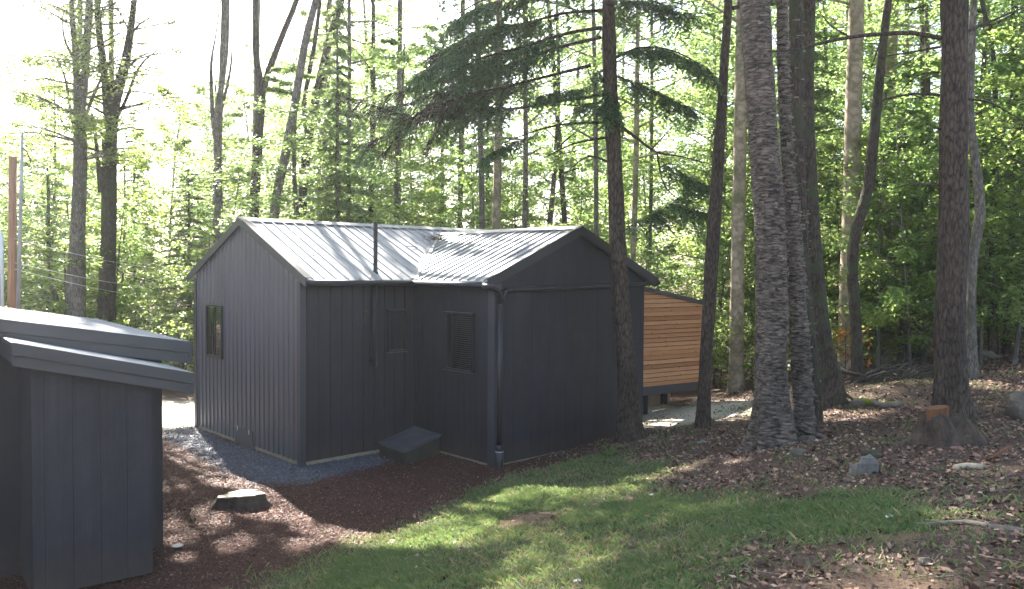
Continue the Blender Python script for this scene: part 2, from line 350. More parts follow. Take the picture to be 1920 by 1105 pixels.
me.loops.add(Fc.size); me.loops.foreach_set('vertex_index', Fc.ravel()); me.polygons.add(len(Fc)); me.polygons.foreach_set('loop_start', np.arange(0, Fc.size, 4, dtype=np.int32))
me.polygons.foreach_set('use_smooth', np.ones(len(Fc), bool)); me.update(calc_edges=True)
zl, zh, zg, zp, zb_, zt = zones(gX, gY)
for nm, ar in (('lawn', zl*(1-zt*.6)), ('hill', zh), ('gravel', zg), ('pale', zp), ('bare', zb_)):
    a = me.attributes.new(nm, 'FLOAT', 'POINT'); a.data.foreach_set('value', ar.astype(np.float32))
m, t, b = mat('earth'); co = coords(t, world=True)
n1 = noise(t, co, 9, 8, .7); n2 = noise(t, co, 55, 6, .75); n3 = noise(t, co, 1.1, 4)
def mixc(fac, a, c):
    x = nd(t, 'MixRGB'); t.links.new(fac, x.inputs[0]); t.links.new(a, x.inputs[1]); t.links.new(c, x.inputs[2]); return x.outputs[0]
def att(n): return nd(t, 'Attribute', attribute_name=n).outputs['Fac']
mulch = ramp(t, n2, [(.3, (.035, .017, .013)), (.55, (.085, .04, .03)), (.75, (.16, .085, .06))])
litter = ramp(t, n2, [(.3, (.035, .027, .022)), (.5, (.09, .065, .05)), (.72, (.2, .14, .11))])
lawnc = ramp(t, n1, [(.3, (.03, .065, .022)), (.55, (.06, .11, .035)), (.78, (.12, .11, .06))])
gravc = ramp(t, n2, [(.3, (.05, .052, .062)), (.6, (.12, .125, .15)), (.75, (.24, .25, .29))])
palec = ramp(t, n1, [(.3, (.4, .37, .32)), (.7, (.55, .52, .46))])
barec = ramp(t, n2, [(.3, (.1, .065, .045)), (.7, (.26, .18, .12))])
c = mixc(att('hill'), mulch, litter); c = mixc(att('lawn'), c, lawnc); c = mixc(att('gravel'), c, gravc); c = mixc(att('pale'), c, palec); c = mixc(att('bare'), c, barec)
t.links.new(c, b.inputs['Base Color']); b.inputs['Roughness'].default_value = .95; b.inputs['Specular IOR Level'].default_value = .15
bump(t, b, n2, .8, .03); me.materials.append(m)
go = bpy.data.objects.new('ground', me); COL.objects.link(go); go['kind'] = 'structure'

# ------------------------------------------------------------------ cabin
TH = R(42.8546); U = Vector((math.cos(TH), math.sin(TH), 0)); V_ = Vector((-math.sin(TH), math.cos(TH), 0))
C0 = Vector((-2.6004, 10, 0))
def B(s, t_, z): p = C0+U*s+V_*t_; return Vector((p.x, p.y, z))*S
W = 3.2531; ZE = 2.32; ZR = 3.1331; OE = .2166; OR = .05; U1 = 1.7524; BW = 1.6213; WW = 2.9606; ZR2 = 3.0324; R2 = .09
SCN = U1+WW/2; K1 = (ZR-ZE)/(W/2+OE); K2 = .424; ZB = .05; LT = U1+WW
def zm(t_): return ZR-abs(t_-W/2)*K1
def zw(s): return ZR2-abs(s-SCN)*K2
SE = SCN-(ZR2-ZE)/K2                       # left eave of the wing
SE2 = SCN+(ZR2-ZE)/K2
cab = thing('cabin', B(0, 0, 0), 'charcoal metal cabin with a cross gable roof, two wings and a stove pipe', 'cabin')
def corrug(fn, L, pitch, rib, depth, mb, top, bot, nrm, start=0.):
    """vertical ribbed sheet; fn(a)->(x,y) point at distance a (layout units) along wall"""
    a = start; prof = []
    p = pitch/S; rb = rib/S
    prof.append((0, 0)); k = .5*p
    while k < L-.6*rb:
        for da, dd in ((-rb*.5, 0), (-rb*.28, depth), (rb*.28, depth), (rb*.5, 0)): prof.append((k+da, dd))
        k += p
    prof.append((L, 0))
    for (a0, d0), (a1, d1) in zip(prof[:-1], prof[1:]):
        A0 = fn(a0)+nrm*d0; A1 = fn(a1)+nrm*d1
        mb.poly([(A0.x, A0.y, bot*S), (A1.x, A1.y, bot*S), (A1.x, A1.y, top(a1)*S), (A0.x, A0.y, top(a0)*S)])
mb = MB()
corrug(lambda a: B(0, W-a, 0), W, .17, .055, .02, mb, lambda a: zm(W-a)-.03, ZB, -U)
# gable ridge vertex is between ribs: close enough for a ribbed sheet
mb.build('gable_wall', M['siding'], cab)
mb = MB()
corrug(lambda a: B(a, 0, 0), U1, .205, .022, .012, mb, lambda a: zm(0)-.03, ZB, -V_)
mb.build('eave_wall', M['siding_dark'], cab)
mb = MB()
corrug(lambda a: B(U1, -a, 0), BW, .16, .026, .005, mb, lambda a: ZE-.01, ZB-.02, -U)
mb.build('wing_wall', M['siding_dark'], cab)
# plywood gable wall of the wing with grooves; upper triangle stands slightly proud
mb = MB()
def groove(fn, L, pitch, mbx, top, bot, nrm, gw=.02, gd=.008):
    k = pitch/S; prof = [(0, 0)]
    while k < L-.02: prof += [(k-gw/2, 0), (k-gw*.35, -gd), (k+gw*.35, -gd), (k+gw/2, 0)]; k += pitch/S
    prof.append((L, 0))
    for (a0, d0), (a1, d1) in zip(prof[:-1], prof[1:]):
        A0 = fn(a0)+nrm*d0; A1 = fn(a1)+nrm*d1
        mbx.poly([(A0.x, A0.y, bot(a0)*S), (A1.x, A1.y, bot(a1)*S), (A1.x, A1.y, top(a1)*S), (A0.x, A0.y, top(a0)*S)])
groove(lambda a: B(U1+a, -BW, 0), WW, .4, mb, lambda a: 2.24, lambda a: ZB-.02, -V_, .008, .003)
mb.build('wing_gable_wall', M['ply'], cab)
mb = MB()
P = [B(U1-.02, -BW-.02, 2.24), B(LT+.02, -BW-.02, 2.24), B(LT+.02, -BW-.02, zw(LT)-.03), B(SCN, -BW-.02, ZR2-.04), B(U1-.02, -BW-.02, zw(U1)-.03)]
mb.prism(P, V_*.02); mb.build('gable_panel', M['ply'], cab)
# hidden walls so that the house is closed
mb = MB()
mb.poly([B(LT, -BW, ZB), B(LT, W, ZB), B(LT, W, ZE), B(LT, -BW, ZE)]); mb.poly([B(0, W, ZB), B(LT, W, ZB), B(LT, W, ZE), B(0, W, ZE)])
mb.poly([B(LT, 0, ZE), B(LT, W, ZE), B(LT, W/2, ZR-.03)])
mb.build('rear_wall', M['siding_dark'], cab)
# wooden sill / foundation
mb = MB()
ft = .02/S
mb.prism([B(-.004, W, -.12), B(-.004, -.004, -.12), B(-.004, -.004, ZB-.003), B(-.004, W, ZB-.003)], U*.06)
mb.prism([B(.05, -.004, -.12), B(U1, -.004, -.12), B(U1, -.004, ZB-.003), B(.05, -.004, ZB-.003)], V_*.06)
mb.prism([B(U1-.002, 0, -.15), B(U1-.002, -BW, -.15), B(U1-.002, -BW, ZB-.023), B(U1-.002, 0, ZB-.023)], U*.06)
mb.prism([B(U1+.05, -BW-.002, -.15), B(LT, -BW-.002, -.15), B(LT, -BW-.002, ZB-.023), B(U1+.05, -BW-.002, ZB-.023)], V_*.06)
mb.build('wood_sill', M['sill_wood'], cab)
# corner trims
def corner(s, t_, z0, z1, sx, sy, w=.07):
    a = .014; mb = MB()
    mb.prism([B(s-sx*a*2.2, t_-sy*a*2.2, z0), B(s+sx*w, t_-sy*a*2.2, z0), B(s+sx*w, t_-sy*a, z0), B(s-sx*a, t_-sy*a, z0), B(s-sx*a, t_+sy*w, z0), B(s-sx*a*2.2, t_+sy*w, z0)], (0, 0, (z1-z0)*S)); mb.build('corner_trim', M['trim'], cab)
corner(0, 0, -.01, ZE-.02, 1, 1, .05); corner(U1, -BW, 0, ZE-.04, 1, 1, .09); corner(0, W, -.01, ZE-.02, 1, -1, .05)
# roof sheets
mb = MB(); TK = .02
def face(pts, th=TK): mb.prism([Vector(p) for p in pts], (0, 0, -th))
ec, wc = [], []
tv = lambda s: W/2-(ZR-zw(s))/K1            # valley position
LTM = LT+.1
face([B(-OR, -OE, ZE), B(SE, -OE, ZE), B(SCN, tv(SCN), ZR2), B(SE2, -OE, ZE), B(LTM, -OE, ZE), B(LTM, W/2, ZR), B(-OR, W/2, ZR)])
face([B(-OR, W+OE, ZE), B(-OR, W/2, ZR), B(LTM, W/2, ZR), B(LTM, W+OE, ZE)])
te = -BW-R2
face([B(SE, te, ZE), B(SCN, te, ZR2), B(SCN, tv(SCN), ZR2), B(SE, -OE, ZE)])
face([B(SE2, te, ZE), B(SE2, -OE, ZE), B(SCN, tv(SCN), ZR2), B(SCN, te, ZR2)])
def rib(p, q, side, h=.024, wd=.03):
    p = Vector(p); q = Vector(q); side = Vector(side).normalized(); up = (q-p).cross(side).normalized()
    if up.z < 0: up = -up
    pr = [p-side*wd*.5-up*.002, p+side*wd*.5-up*.002, p+side*wd*.22+up*h, p-side*wd*.22+up*h]
    mb.prism(pr, q-p)
s = -OR+.1
while s < LTM:
    if s < SE: t0 = -OE
    elif s < SE2: t0 = tv(s)+.03
    else: t0 = -OE
    rib(B(s, t0, zm(t0)), B(s, W/2-.06, zm(W/2-.06)), U)
    rib(B(s, W+OE, ZE), B(s, W/2+.06, zm(W/2+.06)), U)
    s += .204/S
t_ = te+.06
while t_ < tv(SCN)-.02:
    s0 = SE if t_ < -OE else SCN-(ZR2-zm(t_))/K2+.03
    rib(B(s0, t_, zw(s0)), B(SCN-.05, t_, zw(SCN-.05)), V_)
    s1 = 2*SCN-s0; rib(B(s1, t_, zw(s1)), B(SCN+.05, t_, zw(SCN+.05)), V_)
    t_ += .2/S
mb.build('roof', M['roof'], cab)
mb = MB()
def cap(p, q, side1, side2, w=.13, lift=.03):   # folded ridge cap
    p = Vector(p); q = Vector(q); up = Vector((0, 0, lift))
    for sd in (side1, side2):
        mb.prism([p+up, q+up, q+Vector(sd)*w+up*.9, p+Vector(sd)*w+up*.9], (0, 0, -.006))
dm1 = (-V_+Vector((0, 0, -K1))); dm2 = (V_+Vector((0, 0, -K1))); dw1 = (-U+Vector((0, 0, -K2))); dw2 = (U+Vector((0, 0, -K2)))
cap(B(-OR-.02, W/2, ZR), B(LTM, W/2, ZR), dm1, dm2)
cap(B(SCN, te-.02, ZR2), B(SCN, tv(SCN)+.05, ZR2), dw1, dw2, .13, .034)
mb.build('ridge_cap', M['roof'], cab)
# valley flashing
mb = MB()
p0 = B(SE+.0, -OE, ZE+.012); p1 = B(SCN-.02, tv(SCN-.02), zw(SCN-.02)+.012)
for sg, dv, dz in ((-1, -U*.09, 0), (1, -V_*.09, 0)):
    mb.prism([p0, p1, p1+dv, p0+dv] , (0, 0, .008))
mb.build('valley_flashing', M['roof'], cab)
# rake trim
mb = MB()
def rake(p, q, out, dn=.11, wd=.09):
    p = Vector(p); q = Vector(q); o = Vector(out)
    mb.prism([p+o*.014+Vector((0, 0, .03)), q+o*.014+Vector((0, 0, .03)), q+o*.014-Vector((0, 0, dn)), p+o*.014-Vector((0, 0, dn))], o*-.02)
    mb.prism([p+o*.013+Vector((0, 0, .036)), q+o*.013+Vector((0, 0, .036)), q-o*wd+Vector((0, 0, .036)), p-o*wd+Vector((0, 0, .036))], (0, 0, -.008))
rake(B(-OR, -OE-.01, ZE), B(-OR, W/2, ZR), -U); rake(B(-OR, W+OE+.01, ZE), B(-OR, W/2, ZR), -U)
mb.build('rake_trim', M['trim'], cab)
mb = MB()
rake(B(SE, te, ZE), B(SCN, te, ZR2), -V_, .13, .03); rake(B(SE2, te, ZE), B(SCN, te, ZR2), -V_, .13, .03)
# soffit under the rake
for a, z_a in ((SE, ZE), (SE2, ZE)):
    mb.prism([B(a, te+.02, z_a-.10), B(SCN, te+.02, ZR2-.10), B(SCN, -BW, ZR2-.10), B(a, -BW, z_a-.10)], (0, 0, .012))
mb.build('wing_rake_trim', M['trim_dark'], cab)
# gutter: half-round tubes
mb = MB()
def gut(p, q, r=.055):
    mb.tube([p, (Vector(p)+Vector(q))/2, q], r, 12)
gut(B(-OR+.02, -OE-.03, ZE-.035), B(SE+.03, -OE-.03, ZE-.045), .045)
mb.build('main_gutter', M['pipe'], cab, smooth=True)
mb = MB()
g0 = B(SE-.035, -OE-.03, ZE-.045); g1 = B(SE-.035, te+.03, ZE-.055)
gut(g0, g1, .048)
dsx = B(U1+.05, -BW-.06, 0)
mb.tube([g1, g1-V_*.10*S-Vector((0, 0, .02)), B(SE+.06, -BW-.12, ZE-.075), B(U1-.02, -BW-.10, ZE-.13), B(U1+.04, -BW-.055, ZE-.2), B(U1+.04, -BW-.055, ZE-.3)], .045, 12)
mb.tube([B(U1+.04, -BW-.055, ZE-.28), B(U1+.04, -BW-.055, .27)], .047, 12)
mb.tube([B(U1+.04, -BW-.055, .29), B(U1+.04, -BW-.055, .2)], .055, 12)
mb.tube([B(U1+.04, -BW-.055, .22), B(U1+.04, -BW-.055, -.1)], .066, 12)
mb.tube([B(U1+.04, -BW-.055, 2.0), B(U1+.12, -BW-.055, 2.17), B(U1+.19, -BW-.055, 2.21), B(LT-.4, -BW-.06, 2.25), B(SE2+.04, -BW-.08, ZE-.05)], .036, 12)
mb.tube([B(U1+.14, -BW-.055, 2.187), B(U1+.2, -BW-.055, 2.212)], .046, 12)
mb.tube([B(SE2+.03, te, ZE-.04), B(SE2+.03, W*.5, ZE-.04)], .048, 12)
dsp = mb.build('downspout', M['pipe'], cab, smooth=True)
mb = MB(); cpt = B(U1+.04, -BW-.055, .205)
mb.tube([cpt, cpt+Vector((0, 0, .008))], .068, 16); mb.build('pipe_band', M['clip'], dsp)
# crawl hatch at foot of the gable
hp = [on_plane(px, py, B(-.03, 0, 0), U) for px, py in ((440, 801), (473, 810), (475, 847), (440, 834))]
mb = MB(); mb.prism(hp, U*.015); hat = mb.build('crawl_hatch', M['trim'], cab)
for px, py in ((445, 803), (466.5, 811)):
    q = on_plane(px, py, B(-.045, 0, 0), U); mb = MB(); mb.tube([q+Vector((0, 0, .04)), q-Vector((0, 0, .04))], .008, 6); mb.build('latch', M['clip'], hat)
# stove pipe
vp = on_plane(704, 513, B(0, .1, 0), V_)
sb = B(0, 0, 0); 
o_, d_ = ray(704, 513); best = None
for i in range(400):
    q = o_+d_*(9+i*.02); rel = q/S-C0; tt = rel.dot(V_)
    if q.z <= zm(tt)*S: best = q; break
top = at(704, 417, best.y)
mb = MB(); mb.tube([best-Vector((0, 0, .03)), Vector((best.x, best.y, top.z))], .036, 16); mb.tube([best-Vector((0, 0, .01)), best+Vector((0, 0, .03))], .05, 16)
mb.build('stove_pipe', M['black'], cab, smooth=False)
# duct on the wall below
mb = MB(); q0 = on_plane(702, 532, B(0, -.06, 0), V_); q1 = on_plane(702, 688, B(0, -.06, 0), V_)
mb.tube([q0, Vector((q0.x, q0.y, q1.z))], .045, 12)
mb.tube([Vector((q0.x, q0.y, q1.z+.12)), Vector((q0.x, q0.y, q1.z+.12))-U*.07+V_*.04], .035, 10)
mb.build('wall_duct', M['pipe'], cab, smooth=True)
q0 = on_plane(688, 595, B(0, -.03, 0), V_)
mb = MB(); mb.prism([q0+U*a+Vector((0, 0, b_)) for a, b_ in ((-.05, -.1), (.05, -.1), (.05, .1), (-.05, .1))], V_*.05); mb.build('meter_box', M['trim_dark'], cab)
# windows
def window(corners, P, n, along, inset=.0, split=.6, blind='right', depth=.05, dark=True):
    """corners: px (x0,y0,x1,y1); frame proud of the wall by depth"""
    pl = Vector(P)+n*.03
    A = on_plane(corners[0], corners[1], pl, n); Cc = on_plane(corners[2], corners[3], pl, n)
    wd = (Cc-A).dot(along); z1 = A.z; z0 = on_plane(corners[0], corners[3], pl, n).z*.5+Cc.z*.5
    z0 = Cc.z; z1 = (A.z+on_plane(corners[2], corners[1], pl, n).z)/2 if False else A.z
    o = Vector((A.x, A.y, 0))
    def q(a, z, d): p = o+along*a+n*d; return Vector((p.x, p.y, z))
    fr = MB(); fw = .032
    def bar(a0, a1, b0, b1, d0=-.025, d1=.03, mbx=fr): mbx.prism([q(a0, b0, d0), q(a1, b0, d0), q(a1, b1, d0), q(a0, b1, d0)], n*(d1-d0))
    bar(0, fw, z0, z1); bar(wd-fw, wd, z0, z1); bar(fw, wd-fw, z0, z0+fw, d1=.028); bar(fw, wd-fw, z1-fw, z1, d1=.028)
    ms = fw+(wd-2*fw)*split
    if blind: bar(ms-.012, ms+.012, z0+fw, z1-fw, -.02, .012)
    f = fr.build('window', M['trim_dark'], cab)
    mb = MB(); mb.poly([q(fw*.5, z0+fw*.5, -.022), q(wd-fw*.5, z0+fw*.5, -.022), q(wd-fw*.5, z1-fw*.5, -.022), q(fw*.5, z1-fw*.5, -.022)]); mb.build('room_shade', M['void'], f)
    mb = MB(); mb.poly([q(fw, z0+fw, -.002), q(wd-fw, z0+fw, -.002), q(wd-fw, z1-fw, -.002), q(fw, z1-fw, -.002)]); mb.build('pane', M['glass'], f)
    if blind:
        mb = MB(); a0, a1 = (ms+.015, wd-fw-.004) if blind == 'right' else (fw, ms-.015)
        z = z0+fw+.02
        while z < z1-fw-.02: mb.prism([q(a0, z, -.018), q(a1, z, -.018), q(a1, z+.012, -.008), q(a0, z+.012, -.008)], n*.002); z += .034
        mb.build('blind', M['blind'], f)
    mb = MB(); e = .018
    mb.prism([q(-e, z0-e, .03), q(wd+e, z0-e, .03), q(wd+e, z0-.001, .03), q(-e, z0-.001, .03)], n*-.06); mb.build('sill', M['trim'], f)
    return f
window((388, 571, 417.5, 673), B(0, 0, 0), -U, -V_, split=.55)
window((727, 581, 761, 658), B(0, 0, 0), -V_, U, split=.75, blind=None)
window((834, 584, 888, 700), B(U1, 0, 0), -U, -V_, split=.25)
# porch with cedar slats: boards at 33 degrees
TS = R(33); DS = Vector((math.cos(TS), math.sin(TS), 0)); NS = Vector((math.sin(TS), -math.cos(TS), 0))
PS = at(1205, 727.7, 13.3*S)
def qs(px, py, d=0): return on_plane(px, py, PS+NS*d, NS)
L0 = qs(1180, 730); Lr = qs(1316, 716); zbot = qs(1207, 727).z; ztL = qs(1213, 541).z; ztR = qs(1313, 565).z
aL = 0.; aR = (Lr-L0).dot(DS); a1207 = (qs(1213, 541)-L0).dot(DS); a1313 = (qs(1313, 565)-L0).dot(DS)
def ztop(a): return ztL+(ztR-ztL)*(a-a1207)/(a1313-a1207)
def Q(a, z, d=0): p = L0+DS*a+NS*d; return Vector((p.x, p.y, z))
mb = MB(); z = zbot+.012; i = 0; pitch = (ztL-zbot)/22.5
while z < ztop(0):
    r0 = min(.98, max(.02, random.gauss(.5, .3))); g = .013 if random.random() < .8 else .005
    zt_ = z+pitch-g; ar = aR
    if zt_ > ztop(aR): ar = (zt_-ztop(0))/((ztop(aR)-ztop(0))/aR)
    if ar < .1: break
    ar2 = min(aR, ar+(pitch)/abs((ztop(aR)-ztop(0))/aR)) if zt_ > ztop(aR) else aR
    jit = random.uniform(-.004, .004)
    mb.prism([Q(0, z, jit), Q(ar2 if zt_ > ztop(aR) else aR, z, jit), Q(ar, zt_, jit), Q(0, zt_, jit)], -NS*.02, 0, r0); z += pitch; i += 1
mb.build('slat_screen', M['cedar'], cab)
mb = MB()
for a in (.02, aR*.5, aR-.1): mb.prism([Q(a, zbot, -.03), Q(a+.08, zbot, -.03), Q(a+.08, ztop(a+.08)-.04, -.03), Q(a, ztop(a)-.04, -.03)], -NS*.06)
mb.build('screen_stud', M['trim_dark'], cab)
mb = MB(); mb.prism([Q(.0, zbot+.02, -.1), Q(aR-.02, zbot+.02, -.1), Q(aR-.02, ztop(aR)-.06, -.1), Q(0, ztop(0)-.06, -.1)], -NS*.02); mb.build('slat_gap_shade', M['trim_dark'], cab)  # added dark panel painting the shade seen through the slat gaps
dk = 1.15
mb = MB(); mb.prism([Q(-.6, zbot-.17, .004), Q(aR+.02, zbot-.17, .004), Q(aR+.02, zbot+.01, .004), Q(-.6, zbot+.01, .004)], -NS*.04)
mb.prism([Q(aR-.02, zbot-.17, -.04), Q(aR-.02, zbot-.17, -dk), Q(aR-.02, zbot, -dk), Q(aR-.02, zbot, -.04)], DS*.04)
mb.build('deck_beam', M['trim'], cab)
mb = MB(); mb.prism([Q(-.6, zbot-.02, -.045), Q(aR-.03, zbot-.02, -.045), Q(aR-.03, zbot-.02, -dk), Q(-.6, zbot-.02, -dk)], (0, 0, .03)); mb.build('deck_floor', M['grey_wood'], cab)
for a, d in ((.62, -.25), (aR-.12, -dk+.1)):
    p = Q(a, 0, d); zg_ = gz(p.x, p.y)-.1; mb = MB()
    mb.prism([Q(a, zg_, d), Q(a+.12, zg_, d), Q(a+.12, zg_, d-.12), Q(a, zg_, d-.12)], (0, 0, zbot-.19-zg_)); mb.build('deck_post', M['trim_dark'], cab)
for d in (-dk+.05,):
    mb = MB(); mb.prism([Q(aR-.12, zbot, d), Q(aR-.03, zbot, d), Q(aR-.03, zbot, d-.09), Q(aR-.12, zbot, d-.09)], (0, 0, ztop(aR)-zbot-.05)); mb.build('porch_post', M['trim_dark'], cab)
mb = MB(); mb.prism([Q(-.6, ztop(-.6)+.02, .07), Q(aR+.1, ztop(aR+.1)+.02, .07), Q(aR+.1, ztop(aR+.1)-.06, .07), Q(-.6, ztop(-.6)-.06, .07)], -NS*(dk+.2))
mb.build('porch_roof', M['trim'], cab)
mb = MB(); k = -.5
while k < aR+.15:
    p = Q(k, 0, -dk); mb.prism([Q(k, gz(p.x, p.y)-.02, -dk), Q(k+.06, gz(p.x, p.y)-.02, -dk), Q(k+.06, zbot-.18, -dk), Q(k, zbot-.18, -dk)], -NS*.015, 0, random.random()); k += .075
mb.build('deck_skirting', M['grey_wood'], cab)

# leaf debris in the roof valley, twig on the roof
pv = B(SCN-.42, tv(SCN-.42), zw(SCN-.42)+.05)
mb = MB()
for i in range(46):
    c = pv+Vector((random.gauss(0, .1), random.gauss(0, .1), abs(random.gauss(0, .04))))
    d = Vector((random.gauss(0, 1), random.gauss(0, 1), random.gauss(.2, .6))).normalized()*random.uniform(.04, .12)
    mb.tube([c, c+d*.5+Vector((0, 0, .01)), c+d], .005, 4)
for i in range(40):
    c = pv+Vector((random.gauss(0, .09), random.gauss(0, .09), abs(random.gauss(0, .03)))); q = leaf_quads(np.array([c]), .06)[0]; mb.poly(q, 1, random.random())
tag(mb.build('debris_clump', [M['twig'], M['litter']], org=pv), 'clump of dead twigs and leaves caught in the roof valley', 'debris', kind='stuff')
mb = MB(); pts = []
for px, py in ((757, 452), (762, 462), (770, 463), (778, 462), (783, 465)):
    o_, d_ = ray(px, py)
    for i in range(600):
        q = o_+d_*(9+i*.015); rel = q/S-C0
        if q.z <= zm(rel.dot(V_))*S+.03: pts.append(q); break
mb.tube(pts, .006, 5); tag(mb.build('twig', M['twig'], org=pts[0]), 'thin curved twig lying on the main roof slope', 'twig')

rg = np.random.default_rng(12); Pl = []
for k_ in range(150):
    s_ = rg.uniform(0, 3.4); b_ = rg.uniform(-1.6, 1.6) if s_ > 1.9 else rg.uniform(-.15, 1.6)
    zz = max(zm(b_) if b_ > -OE else -9, zw(s_) if s_ > SE else -9)
    if zz < 2: continue
    Pl.append(B(s_, b_, zz)+Vector((0, 0, .02)))
tag(quadmesh('roof_litter', leaf_quads(np.array(Pl), .045*(.4+rg.random(len(Pl))), rng=rg, flat=.4, aspect=.4), M['litter'], None, rg.random(len(Pl))*.6), 'stray dead leaves and needles lying on the cabin roof', 'leaf litter', kind='stuff')
# timber step box in the corner
st = thing('step_box', B(U1-.3, -.3, 0), 'low timber step box with a charcoal lid in the corner of the two wings', 'step')
zt = .36*1.0
T = [on_z(777.5, 799, .385), on_plane(828, 815, B(U1-.02, 0, 0), U), on_z(758.5, 846, .25), on_plane(708, 829, B(0, -.03, 0), V_)]
cen = (T[0]+T[1]+T[2]+T[3])/4
mb = MB(); mb.prism(T, (0, 0, -.035)); mb.build('lid', M['lid'], st)
mb = MB(); T2 = [cen+(p-cen)*.94 for p in T]; 
for a_, b_ in ((0, 1), (1, 2), (2, 3), (3, 0)):
    mb.poly([Vector((T2[a_].x, T2[a_].y, T2[a_].z-.036)), Vector((T2[b_].x, T2[b_].y, T2[b_].z-.036)), Vector((T2[b_].x, T2[b_].y, -.15)), Vector((T2[a_].x, T2[a_].y, -.15))])
mb.poly([Vector((p.x, p.y, p.z-.036)) for p in T2]); mb.build('box', M['box_wood'], st)

# ------------------------------------------------------------------ shed
a1 = R(38); D1 = Vector((math.cos(a1), math.sin(a1), 0)); D2 = Vector((-math.sin(a1), math.cos(a1), 0)); N1 = -D2
PA = on_z(287, 1074, .04); PM = on_z(306, 1025, .0)
shed = thing('shed', PA, 'dark grey board shed with two low mono-pitch roofs at the left edge', 'shed')
def pa(px, py, d=0): return on_plane(px, py, PA+N1*d, N1)
aw = (pa(58, 700)-PA).dot(D1)               # negative: left end of face A
def XA(a, z, d=0): p = PA+D1*a+N1*d; return Vector((p.x, p.y, z))
OV = .16
tL = pa(22, 646, OV); tR = pa(366, 704, OV); slope = (tR.z-tL.z)/((tR-tL).dot(D1)); aTL = (tL-PA).dot(D1); aTR = (tR-PA).dot(D1)
def zA(a): return tL.z+slope*(a-aTL)
dM = (PM-PA).dot(N1)
mb = MB()
def grooveW(fn, a0, a1_, pitch, top, bot, nrm, gw=.009, gd=.005):
    k = a0+pitch*.4; prof = [(a0, 0)]
    while k < a1_-.02: prof += [(k-gw/2, 0), (k-gw*.35, -gd), (k+gw*.35, -gd), (k+gw/2, 0)]; k += pitch
    prof.append((a1_, 0))
    for (x0, d0), (x1, d1) in zip(prof[:-1], prof[1:]):
        A0 = fn(x0)+nrm*d0; A1 = fn(x1)+nrm*d1
        mb.poly([(A0.x, A0.y, bot), (A1.x, A1.y, bot), (A1.x, A1.y, top(x1)), (A0.x, A0.y, top(x0))])
BT = .0
grooveW(lambda a: XA(a, 0), aw, 0, .235, lambda a: zA(a)-.1, .04, N1)
grooveW(lambda a: XA(aw, 0, a), dM, 0, .3, lambda a: zA(aw)-.1, .02, -D1)
grooveW(lambda a: XA(0, 0, -a), 0, -dM, .3, lambda a: zA(0)-.1, .02, D1)
mb.build('lean_to_wall', M['shed'], shed)
def pm(px, py, d=0): return on_plane(px, py, PM+N1*d, N1)
aMr = (PM-PA).dot(D1)
uL = pm(0, 602, OV+.05); uR = pm(361, 645, OV+.05); sl2 = (uR.z-uL.z)/((uR-uL).dot(D1)); aUL = (uL-PA).dot(D1); aUR = (uR-PA).dot(D1)
def zM(a): return uL.z+sl2*(a-aUL)
mb = MB()
grooveW(lambda a: XA(a, 0, dM), aw-2.4, aMr, .235, lambda a: zM(a)-.1, .0, N1)
grooveW(lambda a: XA(aMr, 0, dM-a), 0, 4.3, .235, lambda a: zM(aMr)-.1, .0, D1)
mb.build('shed_wall', M['ply'], shed)
mb = MB(); mb.poly([XA(aw-2.4, 0, dM), XA(aw-2.4, 0, dM-4.3), XA(aw-2.4, zM(aw-2.4)-.1, dM-4.3), XA(aw-2.4, zM(aw-2.4)-.1, dM)]); mb.poly([XA(aw-2.4, 0, dM-4.3), XA(aMr, 0, dM-4.3), XA(aMr, zM(aMr)-.1, dM-4.3), XA(aw-2.4, zM(aw-2.4)-.1, dM-4.3)])
mb.build('shed_rear_wall', M['ply'], shed)
def mono(name, aL_, aR_, zf, dn, df, ht):
    global mb
    mb = MB()
    mb.prism([XA(aL_, zf(aL_), dn), XA(aR_, zf(aR_), dn), XA(aR_, zf(aR_), df), XA(aL_, zf(aL_), df)], (0, 0, -.015))
    d = dn-.1
    while d > df+.02:
        rib(XA(aL_+.02, zf(aL_+.02), d), XA(aR_-.005, zf(aR_-.005), d), D2, .02, .05); d -= .16
    r_ = mb.build(name, M['roof'], shed)
    mb = MB()
    def fas(x0, x1, z0, z1, d, th): mb.prism([XA(x0, zf(x0)-z0, d), XA(x1, zf(x1)-z0, d), XA(x1, zf(x1)-z1, d), XA(x0, zf(x0)-z1, d)], -N1*th)
    fas(aL_, aR_, -.02, ht*.42, dn+.01, .02); fas(aL_+.01, aR_-.03, ht*.5, ht, dn-.008, .02)
    fas(aL_+.005, aR_-.015, ht*.40, ht*.47, dn+.016, .012)
    # closing fascias left and right
    for a, sg in ((aL_, 1), (aR_-.03, 1)):
        mb.prism([XA(a, zf(a)+.015, dn), XA(a, zf(a)+.015, df), XA(a, zf(a)-ht*.9, df), XA(a, zf(a)-ht*.9, dn)], D1*.02)
    mb.prism([XA(aL_+.03, zf(aL_)-ht*.92, dn-.04), XA(aR_-.06, zf(aR_)-ht*.92, dn-.04), XA(aR_-.06, zf(aR_)-ht*.92, df), XA(aL_+.03, zf(aL_)-ht*.92, df)], (0, 0, .012))
    mb.build('fascia', M['trim'], r_)
mono('lean_to_roof', aTL, aTR, zA, OV, dM+.015, .19)
hU = .2
mono('shed_roof', aUL-1.6, aUR, zM, dM+OV+.05, dM-4.7, .22)

